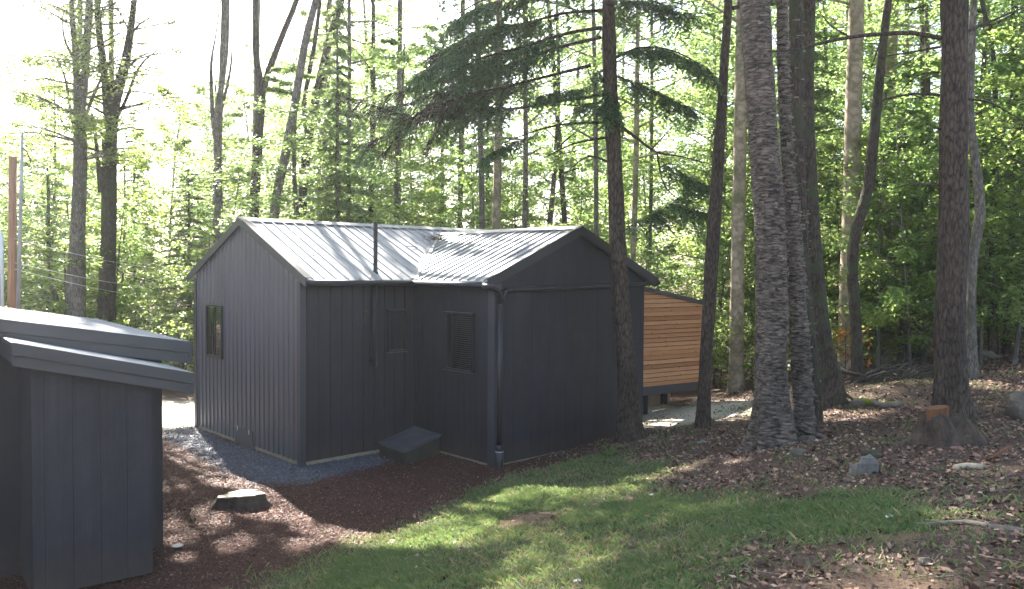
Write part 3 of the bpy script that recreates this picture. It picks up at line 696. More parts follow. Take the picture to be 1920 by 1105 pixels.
# ------------------------------------------------------------------ trees
def smooth_path(pts, step):
    """pts list of (Vector, radius): Catmull-Rom resample"""
    P = [np.array([*p, r]) for p, r in pts]; P = [P[0]*2-P[1]]+P+[P[-1]*2-P[-2]]; out = []
    for i in range(1, len(P)-2):
        n = max(2, int(np.linalg.norm(P[i+1][:3]-P[i][:3])/step))
        for k in range(n):
            u = k/n; a, b_, c, d = P[i-1], P[i], P[i+1], P[i+2]
            out.append(.5*((2*b_)+(-a+c)*u+(2*a-5*b_+4*c-d)*u*u+(-a+3*b_-3*c+d)*u**3))
    out.append(P[-2]); return np.array(out)
def trunk(mbx, pts, step=.12, n=18, kind='furrow', amp=.02, flare=.0, mi=0, seed=1, roots=5, z0=None):
    Q_ = smooth_path(pts, step); st = len(mbx.v); C = Q_[:, :3]; rad = np.maximum(Q_[:, 3], .004); m_ = len(C)
    T_ = np.gradient(C, axis=0); T_ /= np.linalg.norm(T_, axis=1)[:, None]
    A = np.cross(T_, [0, 1., 0]); A /= np.linalg.norm(A, axis=1)[:, None]; Bv = np.cross(T_, A)
    th = np.arange(n)*2*np.pi/n
    hh = np.concatenate([[0], np.cumsum(np.linalg.norm(np.diff(C, axis=0), axis=1))])
    TH_, HH = np.meshgrid(th, hh)
    cx, cy = np.cos(TH_), np.sin(TH_)
    if kind == 'furrow': nz = vn(cx*3.2+9, cy*3.2+9, HH*1.3, seed)+.6*vn(cx*7+9, cy*7+9, HH*3, seed+1)-.8
    elif kind == 'birch': nz = .45*vn(cx*5+9, cy*5+9, HH*13, seed)+1.0*vn(cx*2+9, cy*2+9, HH*2.5, seed+1)-.75
    else: nz = (vn(cx*1.5+9, cy*1.5+9, HH*1.5, seed)-.5)
    rr = rad[:, None]*(1+0*TH_)+amp*nz*np.minimum(1, rad[:, None]/.08)
    if flare:
        e = np.exp(-np.maximum(HH-.12, 0)/(rad[0]*1.3+.08)); rr = rr+rad[:, None]*flare*e*(.55+.45*np.cos(TH_*roots+seed)*1.0+.35*(vn(cx*2+5, cy*2+5, seed, 4)-.5))
    PV = C[:, None]+A[:, None]*(cx*rr)[..., None]+Bv[:, None]*(cy*rr)[..., None]
    mbx.v += [tuple(p) for p in PV.reshape(-1, 3)]
    for i in range(m_-1):
        for k in range(n):
            a0 = st+i*n+k; b0 = st+i*n+(k+1) % n; mbx.f.append((a0, b0, b0+n, a0+n)); mbx.mi.append(mi); mbx.r.append(.5)
    mbx.f.append(tuple(st+(m_-1)*n+k for k in range(n))); mbx.mi.append(mi); mbx.r.append(.5)
    return Q_
def path_px(pp, D, base=True, ext=None, dd=0.):
    """pp: list of (px,py,width px) from base upward; at depth D (m). ext: extend to height z"""
    out = []
    for i, (x, y, wpx) in enumerate(pp):
        d = D+dd*i; p = at(x, y, d); out.append((p, wpx/F*d/2))
    if base:
        p, r = out[0]; g = gz(p.x, p.y)
        out = [(Vector((p.x, p.y, g-.25)), r*1.02)]+out[(1 if abs(p.z-g) < .4 else 0):]
    if ext:
        p, r = out[-1]; q, _ = out[-2]; d = (p-q).normalized(); k = (ext-p.z)/max(.3, d.z)
        if k > .5:
            for f in (.33, .66, 1): out.append((p+Vector((d.x*(1-f*.5)*k*f, d.y*k*f*.5, d.z*k*f)), max(.02, r*(1-f*.8))))
    return out

def spray(P0, dirs, L, n, size, rng, droop=.1, width=.35):
    """leaf positions along a branch (array)"""
    t_ = rng.random(n)**.7; side = rng.normal(size=n)*width*L*(1-t_*.55); up = rng.normal(size=n)*.13*L
    d = dirs/np.linalg.norm(dirs); s_ = np.cross(d, [0, 0, 1.]); s_ /= np.linalg.norm(s_)+1e-9
    P = P0+np.outer(t_*L, d)+np.outer(side, s_); P[:, 2] += up-droop*L*(t_**2)-.12*np.abs(side); return P
def limbs_and_leaves(axis_fn, z0, z1, Rmax, nb, npb, rng, prof='round', rise=.25, mbx=None, lsize=.09, trunk_r=.1, twigmi=0, clump=1., minz=-9):
    """axis_fn(z)->(x,y); returns leaf positions; adds limb tubes to mbx"""
    out = []
    for i in range(nb):
        f = (i+rng.random())/nb; z = z0+(z1-z0)*f
        if prof == 'round': L = Rmax*(.35+.65*math.sin(math.pi*min(1, .18+f*.85)))*(.6+.6*rng.random())
        elif prof == 'cone': L = Rmax*(1-.85*f)*(.7+.5*rng.random())
        else: L = Rmax*(.6+.5*rng.random())*(1-.5*f*f)
        a = i*2.399+rng.random()*1.2; x, y = axis_fn(z)
        d = np.array([math.cos(a), math.sin(a), rise*(.3+rng.random()*1.2)*(1 if prof != 'cone' else -.3)]); d /= np.linalg.norm(d)
        p0 = np.array([x, y, z]); 
        if mbx is not None:
            e = p0+d*L*.95+np.array([0, 0, -.08*L]); mdp = p0+d*L*.5+np.array([rng.normal()*.08, rng.normal()*.08, .05])*L*.5
            mbx.tube([p0, mdp, e], [max(.012, trunk_r*.28*(1-f*.6)), max(.01, trunk_r*.16*(1-f*.5)), .005], 5, twigmi, False)
        ns = 3+int(rng.random()*3); kk = int(npb*(.4+1.1*rng.random())/ns)
        for j in range(ns):
            q = p0+d*L*(.25+.6*j/ns); b = a+rng.normal()*.75; dd = np.array([math.cos(b), math.sin(b), d[2]*.6]); l2 = L*(.35+.3*rng.random())
            out.append(spray(q, dd, l2, kk, lsize, rng, .12, .28))
            if mbx is not None: mbx.tube([q, q+dd*l2*.9], [.012, .004], 3, twigmi, False)
    P = np.concatenate(out); return P[P[:, 2] > minz]

def place(ob, x, y, rz, sx=1, sz=1):
    ob.location = (x, y, gz(x, y)-.05); ob.rotation_euler = (0, 0, rz); ob.scale = (sx, sx, sz)

# --- canopy gaps: leaves cut out along sun rays so chosen patches and roofs are lit
GAPS = [wpoly(q) for q in ([(985, 908), (1040, 890), (1135, 884), (1140, 894), (1060, 905), (1000, 918)], [(1035, 942), (1120, 905), (1185, 900), (1190, 935), (1120, 950), (1030, 962)], [(1030, 985), (1090, 968), (1110, 982), (1060, 1000)], [(1150, 985), (1190, 975), (1225, 990), (1170, 1002)],
  [(1165, 940), (1230, 925), (1250, 935), (1200, 950)], [(1235, 955), (1290, 932), (1320, 945), (1310, 975), (1250, 980)], [(1000, 1040), (1060, 1010), (1180, 1005), (1190, 1020), (1100, 1060), (1010, 1085)], [(940, 1105), (1010, 1075), (1100, 1080), (1080, 1130), (940, 1130)], [(1270, 862), (1330, 838), (1370, 832), (1360, 850), (1290, 870)],
  [(1530, 775), (1600, 755), (1640, 765), (1600, 782), (1540, 788)], [(1840, 885), (1930, 860), (1960, 900), (1850, 915)], [(1540, 1100), (1640, 1060), (1760, 1075), (1740, 1110)], [(1780, 975), (1850, 955), (1900, 965), (1830, 985)], [(1560, 705), (1620, 700), (1650, 712), (1590, 722)],
  [(290, 985), (400, 935), (520, 925), (615, 990), (760, 950), (900, 905), (915, 922), (800, 965), (620, 1005), (480, 950), (330, 1012)], [(300, 1000), (380, 985), (360, 1010), (300, 1020)], [(1080, 700), (1190, 745), (1440, 745), (1425, 775), (1340, 795), (1190, 815)])]
SHL = [0, 0]
def sunlit(P, wide=True):                               # 1 where the sun ray through P ends in a gap
    sd = np.array(SD); x, y, z = P[:, 0], P[:, 1], P[:, 2]; g = np.zeros(len(P))
    for _ in range(4): t_ = (z-g)/sd[2]; fx = x-sd[0]*t_; fy = y-sd[1]*t_; g = ground(fx, fy)
    fx2 = fx+(vn(fx*1.7, fy*1.7, 0, 61)-.5)*.5; fy2 = fy+(vn(fx*1.7, fy*1.7, 0, 62)-.5)*.5
    m = np.zeros(len(P), bool)
    for qi, q in enumerate(GAPS): m |= pdist(q, fx2, fy2) > (-.05 if qi in (14, 15) else -.2)
    if not wide: return m
    m |= vn(fx*.8, fy*1.1, 0, 63)*.6+vn(fx*2.6, fy*2.6, 0, 64)*.4 > .77
    t_ = (z-3.35)/sd[2]; rx = x-sd[0]*t_; ry = y-sd[1]*t_; a = (rx/S-C0.x)*U.x+(ry/S-C0.y)*U.y; b_ = (rx/S-C0.x)*V_.x+(ry/S-C0.y)*V_.y
    main = (a > -.4) & (a < 3.6) & (b_ > -2.1) & (b_ < W+.4)
    m |= main & (vn(a*2.1+b_*.8, b_*2.1, 0, 65) > np.where(a > 2.0, .33, .12))
    t_ = (z-2.3)/sd[2]; rx = x-sd[0]*t_; ry = y-sd[1]*t_; q = (rx-PA.x)*D1.x+(ry-PA.y)*D1.y; w_ = (rx-PA.x)*D2.x+(ry-PA.y)*D2.y
    m |= (q > aw-3.5) & (q < .2) & (w_ > -.5) & (w_ < 5.6)
    return m
SUNT = [(p.x, p.y, .1) for p in (on_ground(*q) for q in ((330, 775), (360, 790), (280, 770), (1230, 775), (1330, 770), (1400, 765)))]+[(p.x, p.y, 2.2) for p in (on_z(*q, 2.2) for q in ((60, 600), (200, 615), (320, 650)))]
def sun_top(x, y, rad):                      # greatest height a tree may have here without shading the clearings
    h = 99.
    for sx_, sy_, sz_ in SUNT:
        dx, dy = x-sx_, y-sy_; l = dx*SD.x+dy*SD.y; hl_ = SD.x**2+SD.y**2; t_ = l/hl_
        if t_ < .3: continue
        if abs(dx*SD.y-dy*SD.x)/math.sqrt(hl_) < rad: h = min(h, sz_+t_*SD.z)
    return h
# --- prototypes of forest trees
def proto(name, label, cat, H, z0, Rm, nb, npb, lsize, seed, r0=.12, leafm='leaf', bark='bark_far', prof='round', rise=.3, group=None, lean=.3):
    rng = np.random.default_rng(seed)
    e = thing(name, (0, 0, 0), label, cat, group)
    lx, ly = rng.normal()*lean, rng.normal()*lean; w1 = rng.random()*6
    ax = lambda z: (lx*(z/H)**1.3+.12*math.sin(z*.5+w1), ly*(z/H)**1.3+.12*math.cos(z*.45+w1))
    mbx = MB(); pts = [(Vector((*ax(z), z-.1)), r0*(1-.8*(z/H))+.01) for z in np.linspace(0, H, 7)]
    trunk(mbx, pts, .5 if H > 8 else .3, 8, 'smooth', .02, .5, 0, seed, 4)
    P = limbs_and_leaves(ax, z0, H, Rm, nb, npb, rng, prof, rise, mbx, lsize, r0)
    mbx.build('trunk', M[bark], e, smooth=True)
    q = leaf_quads(P, lsize, rng=rng, flat=.8)
    quadmesh('crown', q, M[leafm], e, rng.random(len(P))); return e
def proto_conifer(name, label, cat, H, z0, Rm, nb, seed, group=None, leafm='needle_far'):
    rng = np.random.default_rng(seed); e = thing(name, (0, 0, 0), label, cat, group)
    mbx = MB(); trunk(mbx, [(Vector((0, 0, z-.1)), .13*(1-.9*z/H)+.01) for z in np.linspace(0, H, 5)], .5, 8, 'smooth', .01, .4, 0, seed, 4)
    out = []; nn = []
    for i in range(nb):
        f = i/nb; z = z0+(H-z0)*f; L = Rm*(1-.88*f)*(.75+.4*rng.random()); a = i*2.399
        d = np.array([math.cos(a), math.sin(a), .05]); n = int(420*L)
        t_ = rng.random(n); sd = rng.normal(size=n)*.3*L*(1-t_*.7); s_ = np.array([-d[1], d[0], 0])
        P = np.array([0, 0, z])+np.outer(t_*L, d)+np.outer(sd, s_); P[:, 2] += -.22*L*t_**2-.25*np.abs(sd)+rng.normal(size=n)*.03; out.append(P)
        mbx.tube([(0, 0, z), (d[0]*L*.9, d[1]*L*.9, z-.15*L)], [.03*(1-f)+.01, .005], 4, 0, False)
    mbx.build('trunk', M['bark_far'], e, smooth=True); P = np.concatenate(out)
    quadmesh('crown', leaf_quads(P, .15, rng=rng, flat=.5, aspect=.3), M[leafm], e, rng.random(len(P))); return e
GF = 'trees of the dense leafy wood behind the cabin'
FL = 'slender leafy tree in the dense wood behind the cabin'
GU = 'leafy saplings growing between the forest trunks'; UL = 'young leafy sapling among the forest trunks'
GC = 'feathery evergreens in the wood behind the cabin'; CL = 'soft feathery evergreen in the wood behind the cabin'
GB = 'low bushes along the forest edge'; BL = 'low leafy bush at the foot of the forest'
protos = [proto('forest_tree', FL, 'tree', 16, 3.0, 3.0, 44, 340, .13, 40+i, .13, 'leaf' if i % 2 else 'leaf_far', group=GF) for i in range(4)]
under = [proto('sapling', UL, 'sapling', 6.5, .8, 1.9, 30, 220, .105, 60+i, .035, ['leaf', 'leaf_bush', 'leaf_yellow'][i], prof='flat', rise=.35, group=GU) for i in range(3)]
conif = [proto_conifer('evergreen_tree', CL, 'evergreen', 13, 1.5, 2.6, 60, 80+i, GC) for i in range(2)]
bush = [proto('bush', BL, 'bush', 1.7, .1, .95, 22, 75, .07, 90+i, .02, 'leaf_bush', prof='flat', rise=.8, group=GB, lean=.1) for i in range(2)]
def dup(root, label=None, group=None):
    r = root.copy(); COL.objects.link(r)
    if label: r['label'] = label
    if group: r['group'] = group
    for ch in root.children:
        c = ch.copy(); COL.objects.link(c); c.parent = r
    return r
used = set()
REG = [(190, 'beyond the shed roofs'), (330, 'between shed and cabin gable'), (460, 'behind the left cabin gable'), (640, 'left of the stove pipe'), (820, 'behind the stove pipe and roof valley'), (1000, 'behind the wing roof'), (1160, 'behind the wing gable peak'), (1340, 'above and behind the cedar slats'), (1480, 'left of the shaggy birch'), (1640, 'right of the shaggy birch'), (1780, 'left of the furrowed pine'), (9999, 'right of the furrowed pine')]
def put(pr, px, D, rz, sx, sz):
    o = pr if pr.name not in used else dup(pr)
    used.add(pr.name); pl_ = [t_ for e_, t_ in REG if px < e_][0]; o['label'] = {'forest_tree': 'slender leafy tree ', 'sapling': 'young leafy sapling ', 'evergreen_tree': 'feathery evergreen ', 'bush': 'low bush '}[pr.name.split('.')[0]]+('at the wood edge ' if D < 23 else 'deep in the wood ')+pl_; p = at(px, 500, D); place(o, p.x, p.y, rz, sx, sz); return o
def inhouse(px, D):
    p = at(px, 500, D)/S-C0; s_, t2 = p.dot(U), p.dot(V_); return -1.5 < s_ < LT+3 and -3 < t2 < W+2
rr = random.Random(5)
def ytop(px):                               # how high foliage may reach (px) across the picture
    K = [(-400, 330), (0, 330), (120, 260), (200, 190), (330, 170), (400, 120), (480, 110), (600, 20), (700, -60), (900, -120), (2400, -120)]
    for (a, b_), (c, d) in zip(K[:-1], K[1:]):
        if px <= c: return b_+(d-b_)*(px-a)/(c-a)
    return -300
for px, D_ in ((-520, 17), (-420, 21), (-600, 22), (-700, 18), (-480, 27), (-300, 24)): put(rr.choice(protos), px, D_, rr.uniform(0, 6), 1, .75)  # unseen trees added left of view to put green in the gable window
for px, D_ in ((-231, 18.4), (-330, 19.5), (-160, 18.6), (-420, 18), (-300, 17), (-560, 19), (-380, 22)): put(under[abs(px) % 3], px, D_, rr.uniform(0, 6), 1.1, 1.)  # unseen saplings added to cover brown ground in the gable window's reflection
rows = [(21.5, 150), (26, 140), (32, 135), (42, 110)]
for D, stp in rows:
    x = -250
    while x < 2250:
        px = x+rr.uniform(-.4, .4)*stp; Dd = D*rr.uniform(.93, 1.08); x += stp
        if inhouse(px, Dd) or (px > 1400 and D > 24 and rr.random() < .5) or (880 < px < 1420 and D > 23 and rr.random() < .45): continue
        if px > 1150 and D < 25: Dd *= rr.uniform(.85, 1)
        ht = CAMZ+(505-ytop(px))/F*Dd; ht *= rr.uniform(.8, 1.08); ht = min(ht, 24)
        wp = at(px, 500, Dd); st_ = sun_top(wp.x, wp.y, 2.0)
        if st_ < 6: continue
        ht = min(ht, st_)
        if ht < 9 and D < 30: 
            if rr.random() < .5: continue
        if px < 700 and rr.random() < .3 or (rr.random() < .04): put(rr.choice(conif), px, Dd, rr.uniform(0, 6.28), max(.7, ht/15), ht/13)
        else: put(rr.choice(protos), px, Dd, rr.uniform(0, 6.28), max(.8, min(1.25, ht/15)), ht/16)
for D, stp in ((18.5, 120), (22, 95), (28, 85), (36, 80)):
    x = -200
    while x < 2200:
        px = x+rr.uniform(-.45, .45)*stp; Dd = D*rr.uniform(.92, 1.08); x += stp
        if inhouse(px, Dd) or (px < 380 and D < 21): continue
        if px > 1130 and px < 1580 and D < 22: continue
        wp = at(px, 500, Dd); st_ = sun_top(wp.x, wp.y, 1.6)
        if st_ < 3.5: continue
        s_ = rr.uniform(.65, 1.25)*(1 if D < 25 else 1.3); put(rr.choice(under), px, Dd, rr.uniform(0, 6.28), s_, min(s_*rr.uniform(.8, 1.1), st_/6.7))
for px, D_, s_ in ((1570, 18.5, .8), (1640, 17, .75), (1700, 16.5, .8), (1745, 18, 1.), (1850, 16.5, .9), (1900, 15.5, .95), (1955, 16, 1.1), (1680, 19, 1.1), (1440, 22, 1.)): put(rr.choice(under), px, D_, rr.uniform(0, 6), s_, s_)
for D, stp in ((17.8, 70), (20, 60), (24, 60), (30, 60)):
    x = -100
    while x < 2100:
        px = x+rr.uniform(-.45, .45)*stp; Dd = D*rr.uniform(.95, 1.05); x += stp
        if inhouse(px, Dd) or (px < 400 and D < 19.5) or (1180 < px < 1430 and D < 18.5): continue
        s_ = rr.uniform(.6, 1.3)*(1+.02*(D-16)); put(rr.choice(bush), px, Dd, rr.uniform(0, 6.28), s_, s_)

# --- named trees
def tree(name, label, D, stems, bark, ext, crown=None, kind='furrow', amp=.02, flare=.8, n=18, step=.12, leafm='leaf', seed=1, limbs=(), group=None, cat='tree', lsize=.09, dead=None, flakes=0):
    p0 = path_px(stems[0], D)[0][0]; base = Vector((p0.x, p0.y, gz(p0.x, p0.y)))
    e = thing(name, base, label, cat, group); mbx = MB(); rng = np.random.default_rng(seed); ends = []; Qs = []
    for i, s_ in enumerate(stems):
        pts = path_px(s_, D+(.25 if name == 'birch_tree' else 0)*i, base=(i == 0 or s_[0][1] > 560), ext=ext)
        Q_ = trunk(mbx, pts, step, n, kind, amp, flare if (i == 0 or s_[0][1] > 560) else 0, 0, seed+i*7); ends.append(Q_); Qs.append(Q_)
    for lb in limbs:                         # (points (px,py), r0 m, dy)
        pts = lb[0]; r0 = lb[1]; dy = lb[2] if len(lb) > 2 else 0
        P = [at(x, y, D+dy*k/max(1, len(pts)-1)) for k, (x, y) in enumerate(pts)]
        trunk(mbx, [(p, r0*(1-.8*k/(len(P)-1))+.004) for k, p in enumerate(P)], .15, 6, 'smooth', .004, 0, 0, seed+3)
    mi = [M[bark]]
    tr = mbx
    if crown:
        for Q_ in ends:
            zlo, zhi, Rm, nb, npb = crown
            zs = Q_[:, 2]; axf = lambda z, Q_=Q_: (float(np.interp(z, Q_[:, 2], Q_[:, 0])), float(np.interp(z, Q_[:, 2], Q_[:, 1])))
            P = limbs_and_leaves(axf, zlo, min(zhi, zs.max()), Rm, nb, npb, rng, 'round', .35, mbx, lsize, .14)
            if 'crownP' not in locals(): crownP = []
            crownP.append(P)
    tro = mbx.build('trunk', mi, e, smooth=True)
    if crown:
        P = np.concatenate(crownP); P = P[~sunlit(P)]; quadmesh('crown', leaf_quads(P, lsize, rng=rng), M[leafm], e, rng.random(len(P)))
    if flakes:
        fl = []
        for Q_ in Qs:
            zs = Q_[Q_[:, 2] < 9]
            for k in range(flakes):
                i = rng.integers(1, len(zs)); c = zs[i, :3]; r = zs[i, 3]+.004; a = rng.random()*6.283; w_ = (.02+.07*rng.random()); h_ = .006+.018*rng.random()
                wa = w_/max(r, .05); off = .006+.022*rng.random(); zz = c[2]+rng.random()*.1
                def pc(a_, rr_, z_): return (c[0]+math.cos(a_)*rr_, c[1]+math.sin(a_)*rr_, z_)
                fl.append([pc(a, r+.002, zz), pc(a+wa, r+off, zz+rng.normal()*.008), pc(a+wa, r+off*1.1, zz+h_), pc(a, r+.003, zz+h_)])
        tag(quadmesh('loose_bark', np.array(fl), M['flake'], tro), None, None, kind='stuff')
    return e

def needles(paths, D, name, e, seed=3, dens=1.0, size=.05, mbx=None):
    """hemlock sprays along limb paths; each path: (list of (px,py), dy, spread m, droop)"""
    rng = np.random.default_rng(seed); out = []; dirs = []
    for pp, dy, spread, droop in paths:
        P = [np.array(at(x, y, D+dy*k/max(1, len(pp)-1))) for k, (x, y) in enumerate(pp)]
        seg = [np.linalg.norm(b_-a_) for a_, b_ in zip(P[:-1], P[1:])]; Lt = sum(seg); ntw = int(Lt*22*dens)
        for i in range(ntw):
            f = rng.random()**.8; l = f*Lt; k = 0
            while k < len(seg)-1 and l > seg[k]: l -= seg[k]; k += 1
            c = P[k]+(P[k+1]-P[k])*(l/seg[k]); d = (P[k+1]-P[k])/seg[k]
            sd = np.cross(d, [0, 0, 1.]); sd /= np.linalg.norm(sd)+1e-9; sg = 1 if rng.random() < .5 else -1
            td = d*(.5+.4*rng.random())+sd*sg*(.9)+np.array([0, 0, -.15-.55*rng.random()*droop])+rng.normal(size=3)*.2; td /= np.linalg.norm(td)
            tl = spread*1.5*(.35+.75*rng.random())*(1-.4*f)
            c = c+np.array([0, 0, -.03*rng.random()])
            if mbx is not None: mbx.tube([c, c+td*tl*.6+np.array([0, 0, -.03*tl]), c+td*tl*.95+np.array([0, 0, -.3*tl*droop])], [.006, .004, .002], 3, 0, False)
            ns = max(3, int(tl*22))           # side twiglets carrying needles
            for j in range(ns):
                u = (j+.5)/ns; q = c+td*tl*u+np.array([0, 0, -.3*tl*droop*u*u]); s2 = np.cross(td, [0, 0, 1.]); s2 /= np.linalg.norm(s2)+1e-9
                sg2 = 1 if j % 2 else -1; d2 = td*.7+s2*sg2*.8+np.array([0, 0, -.25*rng.random()]); d2 /= np.linalg.norm(d2); l2 = (.06+.13*rng.random())*(1-.5*u)
                m_ = 3
                tt = (np.arange(m_)+.5)/m_*l2; out.append(q+np.outer(tt, d2)+np.array([0, 0, -1.])*(tt[:, None]**2)*1.2); dirs.append(np.repeat(d2[None], m_, 0))
    P = np.concatenate(out); d = np.concatenate(dirs)+rng.normal(size=(len(P), 3))*.2; d /= np.linalg.norm(d, axis=1)[:, None]
    N = rng.normal(size=P.shape)*.35+[0, 0, 1]; s_ = np.cross(d, N); s_ /= np.linalg.norm(s_, axis=1)[:, None]; sz = (size*(.7+.6*rng.random(len(P))))[:, None]; wdt = sz*.27
    V4 = np.stack([P-d*sz*.6, P+s_*wdt, P+d*sz*.6, P-s_*wdt], 1); V4[:, 1, 2] -= .004
    return V4, rng.random(len(P))

# hemlock by the wing wall
H1 = path_px([(1181, 828, 42)], 10)[0]
pb = on_ground(1181, 829); DH = pb.y
e = thing('hemlock_tree', pb, 'hemlock with drooping dark green branches standing against the right wing wall', 'tree')
mbx = MB()
stem = path_px([(1182, 828, 44), (1176, 700, 35), (1163, 560, 32), (1157, 430, 30), (1152, 300, 28), (1144, 150, 25), (1140, 0, 23)], DH, ext=14)
trunk(mbx, stem, .06, 40, 'furrow', .028, .9, 0, 4, 5)
LB = [([(1127, 52), (1059, 64), (980, 88), (900, 111), (820, 150)], .03, -1.0), ([(1127, 70), (1039, 92), (940, 127), (860, 155), (760, 200)], .032, .6), ([(1107, 123), (1051, 137), (940, 165), (860, 183), (740, 235)], .028, -.6),
      ([(1135, 178), (1039, 191), (948, 205), (860, 190), (790, 200)], .026, .5), ([(1135, 230), (1059, 233), (1000, 247), (940, 270)], .022, -.3), ([(1138, 258), (1075, 270), (1019, 297)], .02, .3), ([(1138, 303), (1103, 293), (1063, 322)], .018, .2),
      ([(1160, 235), (1195, 260), (1230, 285), (1282, 295), (1338, 310)], .026, .8), ([(1232, 287), (1238, 320), (1250, 355), (1290, 386)], .015, 0), ([(1150, 110), (1200, 90), (1260, 95), (1330, 130)], .022, -.8), ([(1148, 140), (1220, 170), (1300, 215)], .02, .7),
      ([(1138, 20), (1060, 25), (980, 45), (900, 60), (840, 90)], .028, .8), ([(1140, 0), (1200, -5), (1270, 20)], .022, .3), ([(1145, -60), (1040, -40), (930, -10), (850, 30)], .03, -.7), ([(1130, 192), (1080, 198), (1048, 195)], .015, 0)]
for pts, r0, dy in LB:
    P = [at(x, y, DH+dy*k/(len(pts)-1)) for k, (x, y) in enumerate(pts)]; trunk(mbx, [(p, r0*(1-.8*k/(len(P)-1))+.003) for k, p in enumerate(P)], .12, 6, 'smooth', .005, 0, 0, 5)
FP = [([(1060, 64), (980, 88), (900, 111), (820, 150), (730, 175)], -1.0, .55, 1.0), ([(1039, 92), (940, 127), (860, 155), (760, 195), (690, 205)], .6, .6, 1.2), ([(1000, 150), (940, 165), (860, 183), (760, 215), (650, 180)], -.6, .55, 1.2),
      ([(980, 200), (900, 200), (830, 200), (740, 240), (690, 270)], .4, .55, 1.4), ([(1110, 20), (1000, 40), (900, 60), (800, 110)], .8, .6, .9), ([(1110, -30), (1000, -20), (900, 10), (850, 40)], -.7, .6, .9),
      ([(1150, 100), (1200, 90), (1260, 95), (1330, 130)], -.8, .45, .9), ([(1150, 140), (1220, 165), (1300, 205)], .7, .4, 1), ([(1145, 0), (1200, 0), (1290, 25)], .3, .5, .8), ([(1120, 130), (1140, 170), (1155, 215)], -.25, .42, 1.2), ([(1110, 160), (1060, 170), (1000, 180)], -.5, .35, 1),
      ([(1160, 180), (1130, 200), (1090, 195)], -.3, .35, 1.3), ([(930, 60), (860, 90), (780, 140)], -1.2, .55, 1), ([(900, 150), (830, 175), (760, 230), (720, 290)], .2, .5, 1.5), ([(870, 170), (830, 220), (800, 290)], .3, .4, 1.4),
      ([(1250, 380), (1290, 390), (1330, 400)], .3, .35, 1.2), ([(1160, 430), (1230, 400), (1300, 350)], .9, .4, 1.3), ([(1240, 300), (1290, 330), (1330, 350)], .6, .35, 1.3), ([(1010, 248), (950, 270), (900, 300)], -.3, .25, 1.3)]
V4, rn = needles(FP, DH, 'x', e, 3, 3.0, .06, mbx)
kp = ~sunlit(V4.mean(1), False); V4 = V4[kp]; rn = rn[kp]
rng = np.random.default_rng(9); up = []
for i in range(46):                          # crown above the picture
    z = 7.5+i*.14; a = i*2.4; L = 2.6*(1-i/60)+.3; axp = np.array([1.95-.03*z, DH, z]); axp[0] = stem[-1][0].x; d = np.array([math.cos(a), math.sin(a), -.05]); n = int(170*L)
    t_ = rng.random(n); sd = rng.normal(size=n)*.28*L*(1-t_*.6); s_ = np.array([-d[1], d[0], 0]); P = axp+np.outer(t_*L, d)+np.outer(sd, s_); P[:, 2] += -.25*L*t_**2-.2*np.abs(sd); up.append(P)
up = np.concatenate(up); up = up[~sunlit(up)]
upq = leaf_quads(up, .13, rng=rng, aspect=.3, flat=.35)
mbx.build('trunk', M['bark_hemlock'], e, smooth=True)
quadmesh('crown', np.concatenate([V4, upq]), M['needle'], e, np.concatenate([rn, rng.random(len(upq))]))

b2 = on_ground(1317, 802).y
tree('hemlock_tree', 'slim dark hemlock trunk leaning right, just right of the cedar slats', b2, [[(1317, 800, 27), (1322, 700, 24), (1330, 560, 25), (1338, 430, 24), (1350, 250, 19), (1358, 120, 16), (1366, 0, 14)]], 'bark_hemlock', 13, (7.2, 13, 1.8, 16, 260), 'furrow', .014, .5, 20, .09, 'needle', 12)
b3 = on_ground(1448, 838).y
bt = tree('birch_tree', 'thick shaggy birch with peeling grey bark and a dark hollow at its foot', b3, [[(1454, 838, 76), (1449, 760, 62), (1446, 690, 58), (1447, 560, 57), (1444, 430, 56), (1434, 300, 54), (1424, 150, 53), (1415, 0, 52)],
     [(1505, 790, 46), (1502, 700, 37), (1496, 580, 34), (1487, 440, 29), (1477, 300, 22), (1469, 150, 20), (1466, 0, 19)]],
     'bark_birch', 13, (7.5, 13, 2.6, 22, 260), 'birch', .022, 1.0, 44, .04, 'leaf', 21, flakes=1500,
     limbs=[([(1425, 825), (1408, 850), (1385, 858)], .06, -.3), ([(1452, 822), (1455, 845), (1458, 862)], .085, -.35), ([(1500, 800), (1530, 815), (1565, 828)], .055, -.2), ([(1470, 830), (1490, 850), (1500, 858)], .05, -.2)])
pb_ = on_ground(1492, 822); mb = MB()
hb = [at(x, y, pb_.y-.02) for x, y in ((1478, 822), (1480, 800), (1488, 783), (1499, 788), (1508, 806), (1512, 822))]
mb.prism(hb, (0, .12, 0)); mb.build('hollow', M['void'], bt)  # flat dark plate painting the shade of the hollow onto the trunk
b3b = b3+1.2
tree('birch_tree', 'dark straight birch stem rising right behind the shaggy birch', b3b, [[(1522, 740, 34), (1510, 600, 33), (1500, 450, 31), (1495, 300, 28), (1492, 150, 27), (1494, 0, 26)]], 'bark_dark', 13, (7.5, 13, 2., 14, 220), 'birch', .018, .4, 22, .06, 'leaf', 25, flakes=260)
tree('maple_tree', 'dark trunk with mossy spreading roots, third stem behind the shaggy birch', b3+2.4, [[(1556, 712, 44), (1545, 650, 34), (1530, 520, 30), (1519, 350, 26), (1514, 180, 24), (1516, 0, 24)]], 'bark_dark', 14, (7.5, 14, 2.4, 18, 240), 'furrow', .015, 1.1, 22, .09, 'leaf', 27,
     limbs=[([(1560, 690), (1590, 700), (1625, 705)], .05, .1), ([(1560, 710), (1580, 735), (1600, 750)], .05, -.4)])
b4 = on_ground(1783, 790).y
